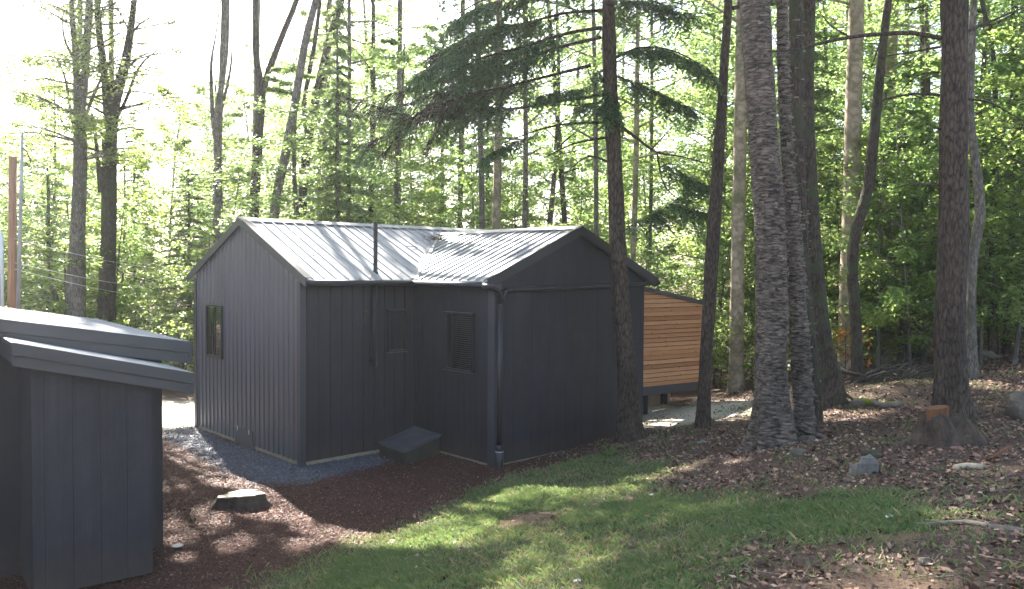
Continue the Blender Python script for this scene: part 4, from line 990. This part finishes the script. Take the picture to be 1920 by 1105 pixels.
tree('pine_tree', 'dark furrowed pine trunk with bare side limbs beside the orange cut stump', b4, [[(1786, 790, 62), (1783, 730, 54), (1781, 640, 53), (1785, 520, 50), (1788, 400, 49), (1788, 200, 46), (1790, 0, 43)]], 'bark_hemlock', 14, (8, 14, 2, 18, 220), 'furrow', .035, .9, 48, .05, 'needle', 31,
     limbs=[([(1764, 72), (1710, 62), (1655, 64), (1595, 70), (1519, 86), (1491, 94), (1440, 97)], .028, -.5), ([(1764, 88), (1720, 96), (1660, 106)], .014, .3), ([(1762, 179), (1714, 176), (1658, 187), (1640, 200)], .016, .3), ([(1808, 185), (1857, 193), (1917, 227)], .016, .3),
            ([(1762, 348), (1706, 346), (1670, 356)], .012, .2), ([(1812, 60), (1870, 35), (1930, 10)], .018, .4), ([(1764, 242), (1750, 240)], .02, 0), ([(1762, 135), (1720, 142), (1690, 170)], .01, .3), ([(1595, 70), (1560, 50), (1535, 20)], .008, 0), ([(1655, 64), (1640, 110), (1632, 130)], .006, 0), ([(1519, 86), (1490, 70), (1460, 66)], .006, 0)])
def nm(name, label, D, pts, bark='bark_grey', ext=15, crown=(8, 15, 2.6, 18, 220), **k): return tree(name, label, D, pts, bark, ext, crown, **{**dict(n=12, step=.25, amp=.012, flare=.5, kind='smooth'), **k})
nm('beech_tree', 'smooth pale beech trunk between the slim hemlock and the shaggy birch', 19, [[(1380, 742, 28), (1381, 600, 26), (1384, 440, 25), (1388, 250, 24), (1392, 0, 22)]], 'bark_beech', seed=41)
nm('beech_tree', 'pale beech trunk with orange leaves at its foot', 17.5, [[(1590, 690, 34), (1590, 560, 32), (1596, 400, 32), (1600, 200, 29), (1606, 0, 27)]], 'bark_beech', seed=42)
nm('beech_tree', 'dark crooked trunk crossing in front of a pale beech', 15.5, [[(1610, 695, 22), (1604, 600, 20), (1598, 500, 20), (1606, 430, 20), (1628, 350, 20), (1642, 220, 18), (1654, 100, 15), (1665, 0, 14)]], 'bark_dark', seed=43)
nm('beech_tree', 'tan upright trunk in the middle of the right hand wood', 20, [[(1655, 660, 26), (1658, 500, 25), (1662, 300, 24), (1670, 120, 22), (1674, 0, 20)]], 'bark_beech', seed=44)
nm('forest_tree', 'dark trunk left of the furrowed pine, half hidden by leaves', 21, [[(1716, 665, 22), (1722, 500, 20), (1732, 330, 20), (1735, 150, 18), (1732, 0, 16)]], 'bark_dark', seed=45)
nm('beech_tree', 'grey wavy trunk just right of the furrowed pine', 13.6, [[(1823, 700, 26), (1820, 600, 18), (1824, 480, 18), (1838, 400, 18), (1828, 300, 15), (1818, 200, 15), (1822, 80, 13), (1826, 0, 12)]], 'bark_grey', seed=46, flare=.9, crown=(7.5, 15, 2, 14, 180))
nm('forest_tree', 'slender trunk near the right edge behind the wavy grey one', 19, [[(1888, 660, 16), (1892, 500, 14), (1905, 300, 13), (1900, 100, 12), (1903, 0, 12)]], 'bark_dark', seed=47)
nm('forest_tree', 'thin twin trunk between the wavy grey tree and the right edge', 17, [[(1858, 670, 9), (1860, 450, 9), (1868, 300, 9), (1862, 100, 8), (1840, 0, 7)]], 'bark_dark', seed=48)
for i, (x0, x1, wd, D_, lb) in enumerate([(1555, 1545, 9, 24, 'thin pole-like trunk between the mossy rooted tree and the pale beech'), (1640, 1630, 12, 26, 'narrow trunk between the crooked dark tree and the tan one'), (1690, 1700, 11, 27, 'narrow grey trunk right of the tan tree'), (1845, 1850, 13, 24, 'straight narrow trunk seen past the wavy grey tree'),
        (1912, 1918, 15, 22, 'trunk cut by the right edge of the picture'), (1347, 1362, 8, 25, 'thin trunk seen between the slim hemlock and the pale beech')]):
    nm('forest_tree', lb, D_, [[(x0, 665, wd), ((x0+x1)/2+4, 330, wd*.9), (x1, 0, wd*.75)]], 'bark_far' if i % 2 else 'bark_grey', seed=50+i, crown=(5, 15, 2.4, 18, 220))
# left and centre
CR = (9, 16, 2.2, 14, 150)
nm('maple_tree', 'tall grey trunk forking high beside the shed, nearest the utility pole', 20, [[(138, 640, 38), (141, 580, 36), (146, 430, 26), (150, 330, 24), (149, 230, 22), (143, 120, 12), (136, 40, 10), (134, 0, 9)], [(150, 230, 16), (160, 120, 15), (166, 40, 13), (168, 0, 12)]], 'bark_grey', 14, (5.6, 11, 2.1, 20, 260), seed=61, leafm='leaf_yellow',
   limbs=[([(148, 300), (135, 220), (120, 140), (100, 100)], .05, .5), ([(150, 250), (175, 180), (205, 120), (230, 100)], .05, -.5), ([(143, 120), (120, 70), (118, 20)], .04, .2)])
nm('maple_tree', 'tall dark trunk with broken pale limb, second tree from the left', 21, [[(198, 650, 34), (200, 560, 30), (204, 430, 27), (206, 250, 26), (215, 190, 22), (232, 130, 17), (243, 70, 13), (252, 0, 10)], [(206, 250, 20), (196, 140, 14), (186, 60, 12), (182, 0, 11)]], 'bark_dark', 14, (5.6, 11, 2.2, 20, 250), seed=62, leafm='leaf_yellow',
   limbs=[([(208, 240), (235, 190), (262, 125), (300, 90)], .06, .4), ([(236, 130), (265, 105), (285, 98)], .04, 0), ([(243, 70), (262, 45), (290, 30)], .04, 0), ([(190, 360), (183, 290), (172, 210)], .09, -.6)])
nm('forest_tree', 'bare multi-stemmed tree against white sky above the cabin gable', 22, [[(413, 600, 15), (411, 430, 15), (408, 300, 15), (410, 200, 12), (424, 100, 8), (428, 0, 6)], [(409, 290, 9), (399, 220, 8), (396, 120, 6), (404, 70, 3)]], 'bark_grey', 17, (12.6, 18, 3.4, 42, 480), lsize=.14, seed=63, limbs=[([(412, 220), (432, 130), (436, 60)], .05, .2)])  # dense unseen crowns on this and the next three, shaped to shade the lawn
nm('maple_tree', 'tall tree forking into a wide V above the left ridge end', 21, [[(476, 600, 18), (476, 420, 18), (482, 300, 18), (488, 180, 17), (480, 100, 12), (478, 0, 10)], [(488, 185, 14), (505, 130, 12), (532, 60, 11), (556, 0, 10)]], 'bark_dark', 17, (12.6, 18, 3.5, 44, 480), lsize=.14, seed=64)
nm('maple_tree', 'leaning trunk right of the V-shaped tree', 20, [[(505, 600, 18), (515, 400, 17), (535, 290, 17), (552, 200, 15), (572, 80, 14), (592, 0, 12)]], 'bark_grey', 17, (12.6, 18, 3.5, 44, 480), lsize=.14, seed=65)
nm('maple_tree', 'leaning dark trunk with a side fork, centre left of the stove pipe', 23, [[(560, 600, 17), (566, 400, 17), (578, 260, 17), (600, 150, 15), (622, 60, 13), (640, 0, 12)], [(578, 260, 10), (570, 200, 9), (590, 80, 8), (600, 0, 7)]], 'bark_dark', 19, (13, 19, 3.5, 44, 480), lsize=.14, seed=66)
for i, (x0, x1, wd, D_, lb) in enumerate([(648, 655, 8, 22, 'thin grey trunk just left of the stove pipe'), (690, 700, 9, 27, 'thin dark trunk directly behind the stove pipe'), (905, 893, 11, 21, 'slim trunk behind the roof valley'), (925, 936, 15, 22, 'pale spotted trunk right of the slim one behind the ridge'),
        (981, 984, 10, 24, 'slim dark trunk behind the wing ridge'), (1068, 1028, 10, 26, 'slanting trunk left of the wing gable peak'), (1117, 1112, 9, 23, 'thin reddish trunk left of the wall hemlock'), (1183, 1196, 10, 24, 'thin forked trunk right of the wall hemlock'), (1215, 1222, 7, 26, 'spindly trunk above the cedar slats')]):
    nm('forest_tree', lb, D_, [[(x0, 600, wd), ((x0+x1)/2+3, 300, wd), (x1, 0, wd*.75)]], ['bark_grey', 'bark_dark', 'bark_grey', 'bark_beech'][i % 4], seed=70+i, crown=(6, 15, 2.3, 20, 200))
for i, (x0, x1, D_, lb, zc) in enumerate([(146, 150, 22, 'added high-crowned shade tree just behind the grey trunk nearest the utility pole', 11.2), (212, 208, 22.5, 'added high-crowned shade tree just behind the second tree from the left', 11.4), (400, 420, 23, 'added high-crowned shade tree just behind the bare multi-stemmed tree', 12), (470, 484, 29, 'added high-crowned shade tree just behind the V-shaped tree', 16.5), (602, 618, 28, 'added high-crowned shade tree right of the forked leaning tree', 16), (745, 750, 27, 'added high-crowned shade tree above the main roof', 16), (860, 868, 27, 'added high-crowned shade tree behind the roof valley', 16)]):  # trees added so that their unseen high crowns shade lawn and mulch
    nm('forest_tree', lb, D_, [[(x0, 600, 11), ((x0+x1)/2, 300, 10), (x1, 0, 9)]], 'bark_grey', seed=90+i, ext=22, crown=(zc, zc+5.5, 3.7, 44, 500), lsize=.14)
# small pale conifer in front of forest, above ridge
# orange sapling
pr = at(1585, 690, 16.4)
e = thing('sapling', Vector((pr.x, pr.y, gz(pr.x, pr.y))), 'small sapling with rust orange leaves at the foot of a pale beech', 'sapling')
mb = MB(); bz = gz(pr.x, pr.y); rng = np.random.default_rng(4); out = []
for i in range(9):
    a = i*2.4; zt2 = bz+.3+i*.09; p1 = Vector((pr.x+math.cos(a)*.4, pr.y+math.sin(a)*.3, zt2+.15)); mb.tube([Vector((pr.x, pr.y, zt2-.15)), p1], [.01, .004], 4); out.append(spray(np.array([pr.x, pr.y, zt2]), np.array([math.cos(a), math.sin(a), .2]), .5, 34, .07, rng))
mb.tube([(pr.x, pr.y, bz-.05), (pr.x, pr.y, bz+1.1)], [.015, .006], 5); mb.build('stem', M['twig'], e); P = np.concatenate(out); quadmesh('leaves', leaf_quads(P, .08, rng=rng), M['leaf_rust'], e)

# ------------------------------------------------------------------ utility pole, conduit, wires
pp_ = at(18, 575, 15.5); g_ = gz(pp_.x, pp_.y)
mb = MB(); tp = at(24, 294, 15.5); mb.tube([(pp_.x, pp_.y, g_-.3), (tp.x, tp.y, tp.z)], [.085, .07], 14)
tag(mb.build('utility_pole', M['pole_wood'], org=(pp_.x, pp_.y, g_), smooth=True), 'brown wooden pole standing at the far left edge', 'pole')
e = thing('service_mast', at(33, 620, 15), 'thin grey mast with a hook-shaped lamp bracket beside the brown pole', 'mast')
mb = MB(); mb.tube([at(32, 640, 15), at(38, 420, 15), at(42, 250, 15)], [.033, .03, .026], 8); mb.build('mast', M['metal_grey'], e, smooth=True)
mb = MB(); mb.tube([at(41, 275, 15), at(50, 285, 15), at(57, 300, 15), at(56, 312, 15), at(48, 305, 15)], [.014]*5, 6); mb.build('bracket', M['black'], e)
mb = MB(); mb.tube([at(4, 640, 15.2), at(4, 520, 15.2), at(3, 435, 15.2)], .03, 8); tag(mb.build('pipe_post', M['clip'], smooth=True, org=at(4, 640, 15.2)), 'whitish thin post at the extreme left edge', 'post')
for i, (ya, yb) in enumerate(((448, 505), (493, 540), (505, 560))):
    mb = MB(); A_ = at(28, ya, 15.4); Z_ = at(330, yb, 27); pts = [A_.lerp(Z_, k/12)-Vector((0, 0, .12*math.sin(math.pi*k/12))) for k in range(13)]
    mb.tube(pts, .006, 4); tag(mb.build('utility_wire', M['clip'], org=A_), ['highest of the three pale wires running right from the brown pole', 'middle pale wire running right from the brown pole', 'lowest pale wire running right from the brown pole'][i], 'wire', 'wires from the pole')

# ------------------------------------------------------------------ ground things
def rock(name, label, px, py, sx, sy, sz, m, seed=1, cat='rock', lift=.0, group=None, sharp=1.):
    p = on_ground(px, py); rng = np.random.default_rng(seed); v = []; f = []; nu, nv = 14, 9
    mb = MB()
    for j in range(nv+1):
        for i in range(nu):
            th = 2*math.pi*i/nu; ph = math.pi*j/nv; d = Vector((math.sin(ph)*math.cos(th), math.sin(ph)*math.sin(th), math.cos(ph)))
            k = 1+sharp*(float(vn(d.x*1.6+seed, d.y*1.6, d.z*1.6+3, seed))-.5)*.7+(float(vn(d.x*5+seed, d.y*5, d.z*5, seed+2))-.5)*.15
            mb.v.append((p.x+d.x*sx*k, p.y+d.y*sy*k, p.z+lift+d.z*sz*k))
    for j in range(nv):
        for i in range(nu): a = j*nu+i; b_ = j*nu+(i+1) % nu; mb.f.append((a, b_, b_+nu, a+nu)); mb.mi.append(0); mb.r.append(.5)
    return tag(mb.build(name, m, org=p), label, cat, group)
rock('rock', 'light grey pointed rock poking out of the leaf litter', 1622, 888, .12, .1, .15, M['rock'], 3, lift=.03, sharp=1.4)
rock('rock', 'dark mossy lump behind the light grey pointed rock', 1640, 858, .12, .1, .08, M['mossy'], 4)
rock('rock', 'tan boulder at the right edge of the picture', 1918, 780, .22, .2, .2, M['rock_tan'], 5, lift=.08)
rock('rock', 'pale tan boulder on the crest right of the furrowed pine', 1846, 672, .32, .25, .16, M['rock_tan'], 6, lift=.03)
rock('rock', 'small grey stone at the birch foot beside the white scrap', 1497, 856, .09, .07, .07, M['rock_tan'], 7, lift=.02)
rock('rock', 'grey stone on the right side of the birch roots', 1515, 830, .12, .1, .08, M['rock_tan'], 8, lift=.01)
rock('rock', 'small orange tinted stone left below the light grey rock', 1592, 905, .05, .04, .03, M['rock_tan'], 10, lift=.01)
rock('rock', 'rounded tan stone near the bottom right corner', 1735, 1058, .05, .04, .035, M['rock_tan'], 12, lift=.01)
rock('clod', 'small black clod lying on the green lawn', 772, 1032, .035, .03, .03, M['black'], 13, 'clod', .01)
rock('rock', 'flat pale stone between the slim hemlock and the birch', 1318, 830, .1, .06, .03, M['rock'], 14)
rock('rock', 'flat grey stone by the foot of the wall hemlock', 1225, 822, .09, .06, .03, M['rock'], 15)
# sawn stump with pale top
p = on_ground(450, 950); pz = p.z
p = on_ground(452, 944); pz = p.z
e = thing('tree_stump', p, 'sawn tree stump with a pale flat top and mossy sides in the mulch', 'stump')
mb = MB(); n = 26; rngs = np.random.default_rng(2)
prof = [(0., 1.45, -.1), (0, 1.2, .02), (0, 1.08, .06), (0, 1.04, .11)]
rad = [(.25+.04*math.cos(2*math.pi*i/n*3+1)+.03*rngs.normal()) for i in range(n)]
for j, (_, k, z) in enumerate(prof):
    for i in range(n):
        a = 2*math.pi*i/n; kk = k if j == 3 else k*(1+.12*math.cos(5*a+1)*(3-j)/3)
        mb.v.append((p.x+math.cos(a)*rad[i]*kk*1.05, p.y+math.sin(a)*rad[i]*kk*.8, pz+z+(.02*math.cos(a+.5) if j == 3 else 0)))
for j in range(3):
    for i in range(n): a = j*n+i; b_ = j*n+(i+1) % n; mb.f.append((a, b_, b_+n, a+n)); mb.mi.append(0); mb.r.append(.5)
mb.build('stump_side', M['rot_bark'], e)
top = [(p.x+math.cos(2*math.pi*i/n)*rad[i]*1.06, p.y+math.sin(2*math.pi*i/n)*rad[i]*.8, pz+.112+.02*math.cos(2*math.pi*i/n+.5)) for i in range(n)]
mb = MB(); mb.prism(top, (0, 0, .012)); mb.build('cut_face', M['stump_top'], e)
# path lamp disc
p = on_ground(333, 1030); e = thing('ground_lamp', p, 'small round solar lamp with a pale grey top standing in the mulch by the shed', 'lamp')
mb = MB(); mb.tube([p-Vector((0, 0, .05)), p+Vector((0, 0, .025))], .058, 24); mb.build('lamp_body', M['black'], e)
mb = MB(); mb.tube([p+Vector((0, 0, .026)), p+Vector((0, 0, .034))], .06, 24); mb.build('lamp_lens', M['metal_grey'], e)
# orange cut stump leaning on the pine: hollow old stump
p = on_ground(1768, 835); e = thing('tree_stump', p, 'rotten hollow stump with an orange sawn slab on top, left of the furrowed pine', 'stump')
pt = at(1768, 800, p.y+.05); sc_ = p.y/F
mb = MB()
def blob(cx_, cy_, cz_, rx, ry, rz_, seed, m_=0):
    n1_, n2_ = 18, 10; st_ = len(mb.v)
    for j in range(n2_+1):
        for i in range(n1_):
            th = 2*math.pi*i/n1_; ph = math.pi*j/n2_; d = Vector((math.sin(ph)*math.cos(th), math.sin(ph)*math.sin(th), math.cos(ph)))
            k = 1+(float(vn(d.x*2+seed, d.y*2, d.z*2+3, seed))-.5)*.5+(float(vn(d.x*6+seed, d.y*6, d.z*6, seed))-.5)*.25
            mb.v.append((cx_+d.x*rx*k, cy_+d.y*ry*k, cz_+d.z*rz_*k))
    for j in range(n2_):
        for i in range(n1_): a = st_+j*n1_+i; b_ = st_+j*n1_+(i+1) % n1_; mb.f.append((a, b_, b_+n1_, a+n1_)); mb.mi.append(m_); mb.r.append(.5)
zt3 = at(1755, 778, p.y).z; zb3 = p.z
trunk(mb, [(Vector((p.x+.06, p.y+.06, zb3-.15)), .3), (Vector((p.x+.05, p.y+.05, zb3+.02)), .25), (Vector((p.x+.02, p.y+.04, (zt3+zb3)/2)), .19), (Vector((p.x-.03, p.y+.03, zt3-.03)), .16), (Vector((p.x-.03, p.y+.03, zt3)), .1)], .03, 40, 'furrow', .09, .7, 0, 77, 4)
mb.build('stump_body', M['rot_bark'], e)
cA = at(1756, 769, p.y+.02)
pts = []
for i in range(16):
    a = 2*math.pi*i/16; pts.append((cA.x+math.cos(a)*.115*(1+.12*math.cos(3*a+1)), cA.y+math.sin(a)*.1, cA.z-.09+.02*math.cos(a)))
mb = MB(); mb.prism(pts, (0, 0, .12)); mb.build('cut_slab', M['orange_wood'], e)
# logs and branches
def log(name, label, pts, r0, r1, m_, cat='log', lift=.0, n=10, depth=None, amp=.01, group=None, seed=1):
    P = [on_ground(x, y) for x, y in pts]; P = [q+Vector((0, 0, lift+(r0 if isinstance(lift, float) else 0)*.5)) for q in P]; mb_ = MB()
    trunk(mb_, [(q, r0+(r1-r0)*k/(len(P)-1)) for k, q in enumerate(P)], .06, n, 'smooth', amp, 0, 0, seed)
    mb_.f.append(tuple(range(n))[::-1]); mb_.mi.append(0); mb_.r.append(.5)
    return tag(mb_.build(name, m_, org=P[0], smooth=True), label, cat, group)
log('fallen_branch', 'long weathered grey branch lying along the lower right edge', [(1716, 988), (1760, 986), (1810, 984), (1860, 992), (1925, 1002)], .016, .03, M['deadwood'])
lg = log('fallen_log', 'short fallen log with bright moss patches right of the birch', [(1598, 762), (1630, 760), (1660, 765), (1695, 762)], .06, .035, M['deadwood'], amp=.03)
P0 = [on_ground(x, y) for x, y in ((1600, 761), (1618, 759), (1636, 762))]
mb = MB(); trunk(mb, [(q+Vector((0, 0, .055)), .05) for q in P0], .04, 10, 'smooth', .03, 0, 0, 5); o = mb.build('moss_patch', M['moss'], lg, smooth=True)
P0 = [on_ground(x, y) for x, y in ((1662, 764), (1674, 764), (1684, 763))]
mb = MB(); trunk(mb, [(q+Vector((0, 0, .045)), .032) for q in P0], .04, 10, 'smooth', .02, 0, 0, 6); mb.build('moss_patch', M['moss'], lg, smooth=True)
log('fallen_branch', 'broken log end with a red brown face below the mossy roots', [(1542, 730), (1560, 722), (1590, 712)], .035, .02, M['deadwood'])
log('fallen_branch', 'thin curved pale root reaching right from the birch foot', [(1500, 797), (1520, 806), (1545, 812)], .012, .006, M['deadwood'])
log('fallen_branch', 'slab of curled brown bark in the litter left of the boulder', [(1790, 882), (1815, 879), (1842, 881)], .035, .028, M['grey_wood'])
log('fallen_branch', 'split reddish wood piece in front of the hollow stump', [(1860, 862), (1880, 850), (1893, 842)], .02, .03, M['orange_wood'])
log('fallen_branch', 'thin dark branch running across litter toward the grey rock', [(1540, 885), (1580, 865), (1612, 845)], .008, .006, M['twig'])
log('fallen_branch', 'small pale stick on grass below the grey branch', [(1762, 1022), (1785, 1030), (1806, 1036)], .007, .005, M['deadwood'])
log('fallen_branch', 'crooked twig standing in the lawn near the light patches', [(1076, 962), (1090, 966), (1104, 969)], .006, .004, M['twig'])
# brush pile
pbp = on_ground(1672, 712); e_r = random.Random(3); mb = MB()
for i in range(150):
    c = pbp+Vector((e_r.gauss(0, .6), e_r.gauss(0, .35), 0)); c.z = gz(c.x, c.y)+abs(e_r.gauss(0, .12)); a = e_r.gauss(.5, .5); L_ = e_r.uniform(.25, .7)
    d = Vector((math.cos(a), math.sin(a)*.6, e_r.gauss(.25, .25)))*L_; mb.tube([c-d*.5, c+Vector((0, 0, .03)), c+d*.5], [.012, .01, .005], 5)
tag(mb.build('brush_pile', [M['twig']], org=pbp), 'heap of dead dark sticks at the forest edge left of the pine', 'brush pile')
# roots around birch foot
# fern by the wall
p = on_ground(1145, 855); e = thing('fern', p, 'small bright green fern at the wall foot left of the hemlock', 'fern'); qd = []
for i in range(7):
    a = i*.95; 
    for k in range(12):
        u = (k+1)/13; c = np.array([p.x+math.cos(a)*.24*u, p.y+math.sin(a)*.24*u, p.z+.16*math.sin(u*2.2)]); sd = np.array([-math.sin(a), math.cos(a), 0]); dr = np.array([math.cos(a), math.sin(a), 0]); l_ = .07*(1-u)+.012
        for sg in (-1, 1): tip = c+sd*sg*l_+dr*.015; qd.append([c-dr*.008, c+sd*sg*l_*.5-dr*.009+[0, 0, .004], tip, c+sd*sg*l_*.5+dr*.009+[0, 0, .004]])
quadmesh('frond', np.array(qd), M['fern'], e)
# pale scraps
for x, y, s_, lb in ((1668, 977, .05, 'white curled leaf scrap on the grass near the grey branch'), (1478, 856, .03, 'tiny white scrap at the birch foot'), (1222, 934, .04, 'white leaf in the sunny lawn patch'), (1082, 1098, .045, 'white leaf at the bottom edge of lawn'), (458, 935, .03, 'white scrap beside the sawn stump')):
    q = on_ground(x, y)+Vector((0, 0, .02)); mb = MB(); v_ = [q+Vector((a*s_*.6, b_*s_*.6, c*s_*.6)) for a, b_, c in ((-1, -.4, .1), (0, -.5, .5), (1, -.2, .2), (1.1, .4, .5), (.1, .5, .8), (-.9, .4, .3))]; n_ = len(mb.v)
    mb.prism(v_, (0, 0, .004)); tag(mb.build('leaf_scrap', M['paper'], org=q), lb, 'leaf')

# ------------------------------------------------------------------ scattered ground cover
def scatter(n, x0, x1, y0, y1, near=1.6, seed=1):
    rng = np.random.default_rng(seed); u = rng.random(n); y = y0+(y1-y0)*u**near; x = x0+(x1-x0)*rng.random(n)
    return x, y, rng
def cull(x, y):                              # keep what lies in (or just beside) the view
    return np.abs(x) < y*.66+1.2
# grass
x, y, rng = scatter(900000, -4.5, 9, 3.2, 15.5, 1.5, 3); k = cull(x, y); x, y = x[k], y[k]
lw, hl, gr, pl, br, th = zones(x, y); tuft = vn(x*7, y*7, 0, 77)
fringe = hl*(1-lw)*.05*(vn(x*1.5, y*1.5, 0, 78) > .55)
keep = rng.random(len(x)) < (lw*(1-th*.75)*(.5+.9*tuft)+fringe); x, y = x[keep], y[keep]; tuft = tuft[keep]; th = th[keep]
z = ground(x, y); n = len(x); hgt = (.025+.035*rng.random(n))*(.6+tuft*.8); a = rng.random(n)*6.283; ln = rng.normal(size=(n, 2))*.6*hgt[:, None]; wd = .0035+.002*rng.random(n)
P = np.stack([x, y, z-.004], 1); sv = np.stack([np.cos(a)*wd, np.sin(a)*wd, 0*a], 1); mid = P+np.stack([ln[:, 0]*.35, ln[:, 1]*.35, hgt*.6], 1); tip = P+np.stack([ln[:, 0], ln[:, 1], hgt], 1)
ob = quadmesh('grass', np.stack([P-sv, P+sv, tip+sv*.15, mid-sv*.7], 1), [M['grass'], M['straw']], None, np.clip(rng.random(n)*.6+.4*vn(x*2, y*2, 0, 5), 0, 1), (rng.random(n) < .08+.3*th).astype(int)); tag(ob, 'short green lawn grass on the slope in front of the cabin', 'grass', kind='stuff')
# leaf litter
x, y, rng = scatter(150000, -2, 12, 3.2, 19, 1.35, 4); k = cull(x, y); x, y = x[k], y[k]
lw, hl, gr, pl, br, th = zones(x, y)
keep = rng.random(len(x)) < (hl*(1-lw)*(.35+.9*vn(x*2, y*2, 0, 50))*(1-pl*.9)*(1-br*.8)+lw*.16*vn(x*1.3, y*1.3, 0, 51)); x, y = x[keep], y[keep]
P = np.stack([x, y, ground(x, y)+.008+.012*rng.random(len(x))], 1); sz = .03+.04*rng.random(len(x))**2
ob = quadmesh('leaf_litter', leaf_quads(P, sz, rng=rng, flat=.45, aspect=.6), M['litter'], None, rng.random(len(x))**1.5); tag(ob, 'brown dead leaves covering the wooded slope', 'leaf litter', kind='stuff')
# mulch chips
x, y, rng = scatter(240000, -6.5, 3, 5.5, 15.5, 1.3, 5); k = cull(x, y); x, y = x[k], y[k]
lw, hl, gr, pl, br, th = zones(x, y); keep = rng.random(len(x)) < (1-hl)*(1-lw)*(1-gr)*(1-pl)*.85; x, y = x[keep], y[keep]
P = np.stack([x, y, ground(x, y)+.004+.012*rng.random(len(x))], 1)
ob = quadmesh('mulch', leaf_quads(P, .038, rng=rng, flat=.4, aspect=.28), M['chip'], None, rng.random(len(x))**1.1); tag(ob, 'reddish brown wood mulch around the cabin and the shed', 'mulch', kind='stuff')
# gravel
x, y, rng = scatter(60000, -6.5, 0, 8.5, 16, 1.1, 6); lw, hl, gr, pl, br, th = zones(x, y); keep = rng.random(len(x)) < gr; x, y = x[keep], y[keep]
P = np.stack([x, y, ground(x, y)+.008], 1); ob = quadmesh('gravel', leaf_quads(P, .026, rng=rng, flat=.6, aspect=.85), M['stone'], None, rng.random(len(x))); tag(ob, 'blue grey crushed stone strip along the cabin base', 'gravel', kind='stuff')
# twigs in the litter
mb = MB(); tr_ = random.Random(8)
for i in range(420):
    y = 4+11*tr_.random()**1.3; x = tr_.uniform(-.5, .66)*y+1
    if (x/S+1.97)*.87-(y/S-6.25)*.49 < .5: continue
    zz = gz(x, y)+.012; a = tr_.uniform(0, 6.28); L_ = tr_.uniform(.08, .35); d = Vector((math.cos(a), math.sin(a), 0))*L_; c = Vector((x, y, zz))
    p1 = c+d; p1.z = gz(p1.x, p1.y)+.015; m_ = (c+p1)/2+Vector((tr_.gauss(0, .02), tr_.gauss(0, .02), .012)); mb.tube([c, m_, p1], [.004, .004, .002], 4)
tag(mb.build('fallen_twigs', M['deadwood']), 'thin fallen twigs strewn through the leaf litter', 'twigs', kind='stuff')
hz = MB(); hz.prism([(-70, -20, -2.5), (70, -20, -2.5), (70, 75, -2.5), (-70, 75, -2.5)], (0, 0, 32.5))
hm = bpy.data.materials.new('haze_air'); hm.use_nodes = True; t = hm.node_tree; t.nodes.remove(t.nodes['Principled BSDF'])
pv_ = t.nodes.new('ShaderNodeVolumePrincipled'); pv_.inputs['Density'].default_value = .0007; pv_.inputs['Color'].default_value = (.93, .96, 1, 1); pv_.inputs['Anisotropy'].default_value = .55
t.links.new(pv_.outputs[0], t.nodes['Material Output'].inputs['Volume'])
tag(hz.build('haze', hm), 'thin haze added between the trees for the veiling glare at left', 'haze', kind='stuff')  # haze volume added to imitate veiling lens glare
for o in bpy.data.objects:
    if '_w' in o: del o['_w']
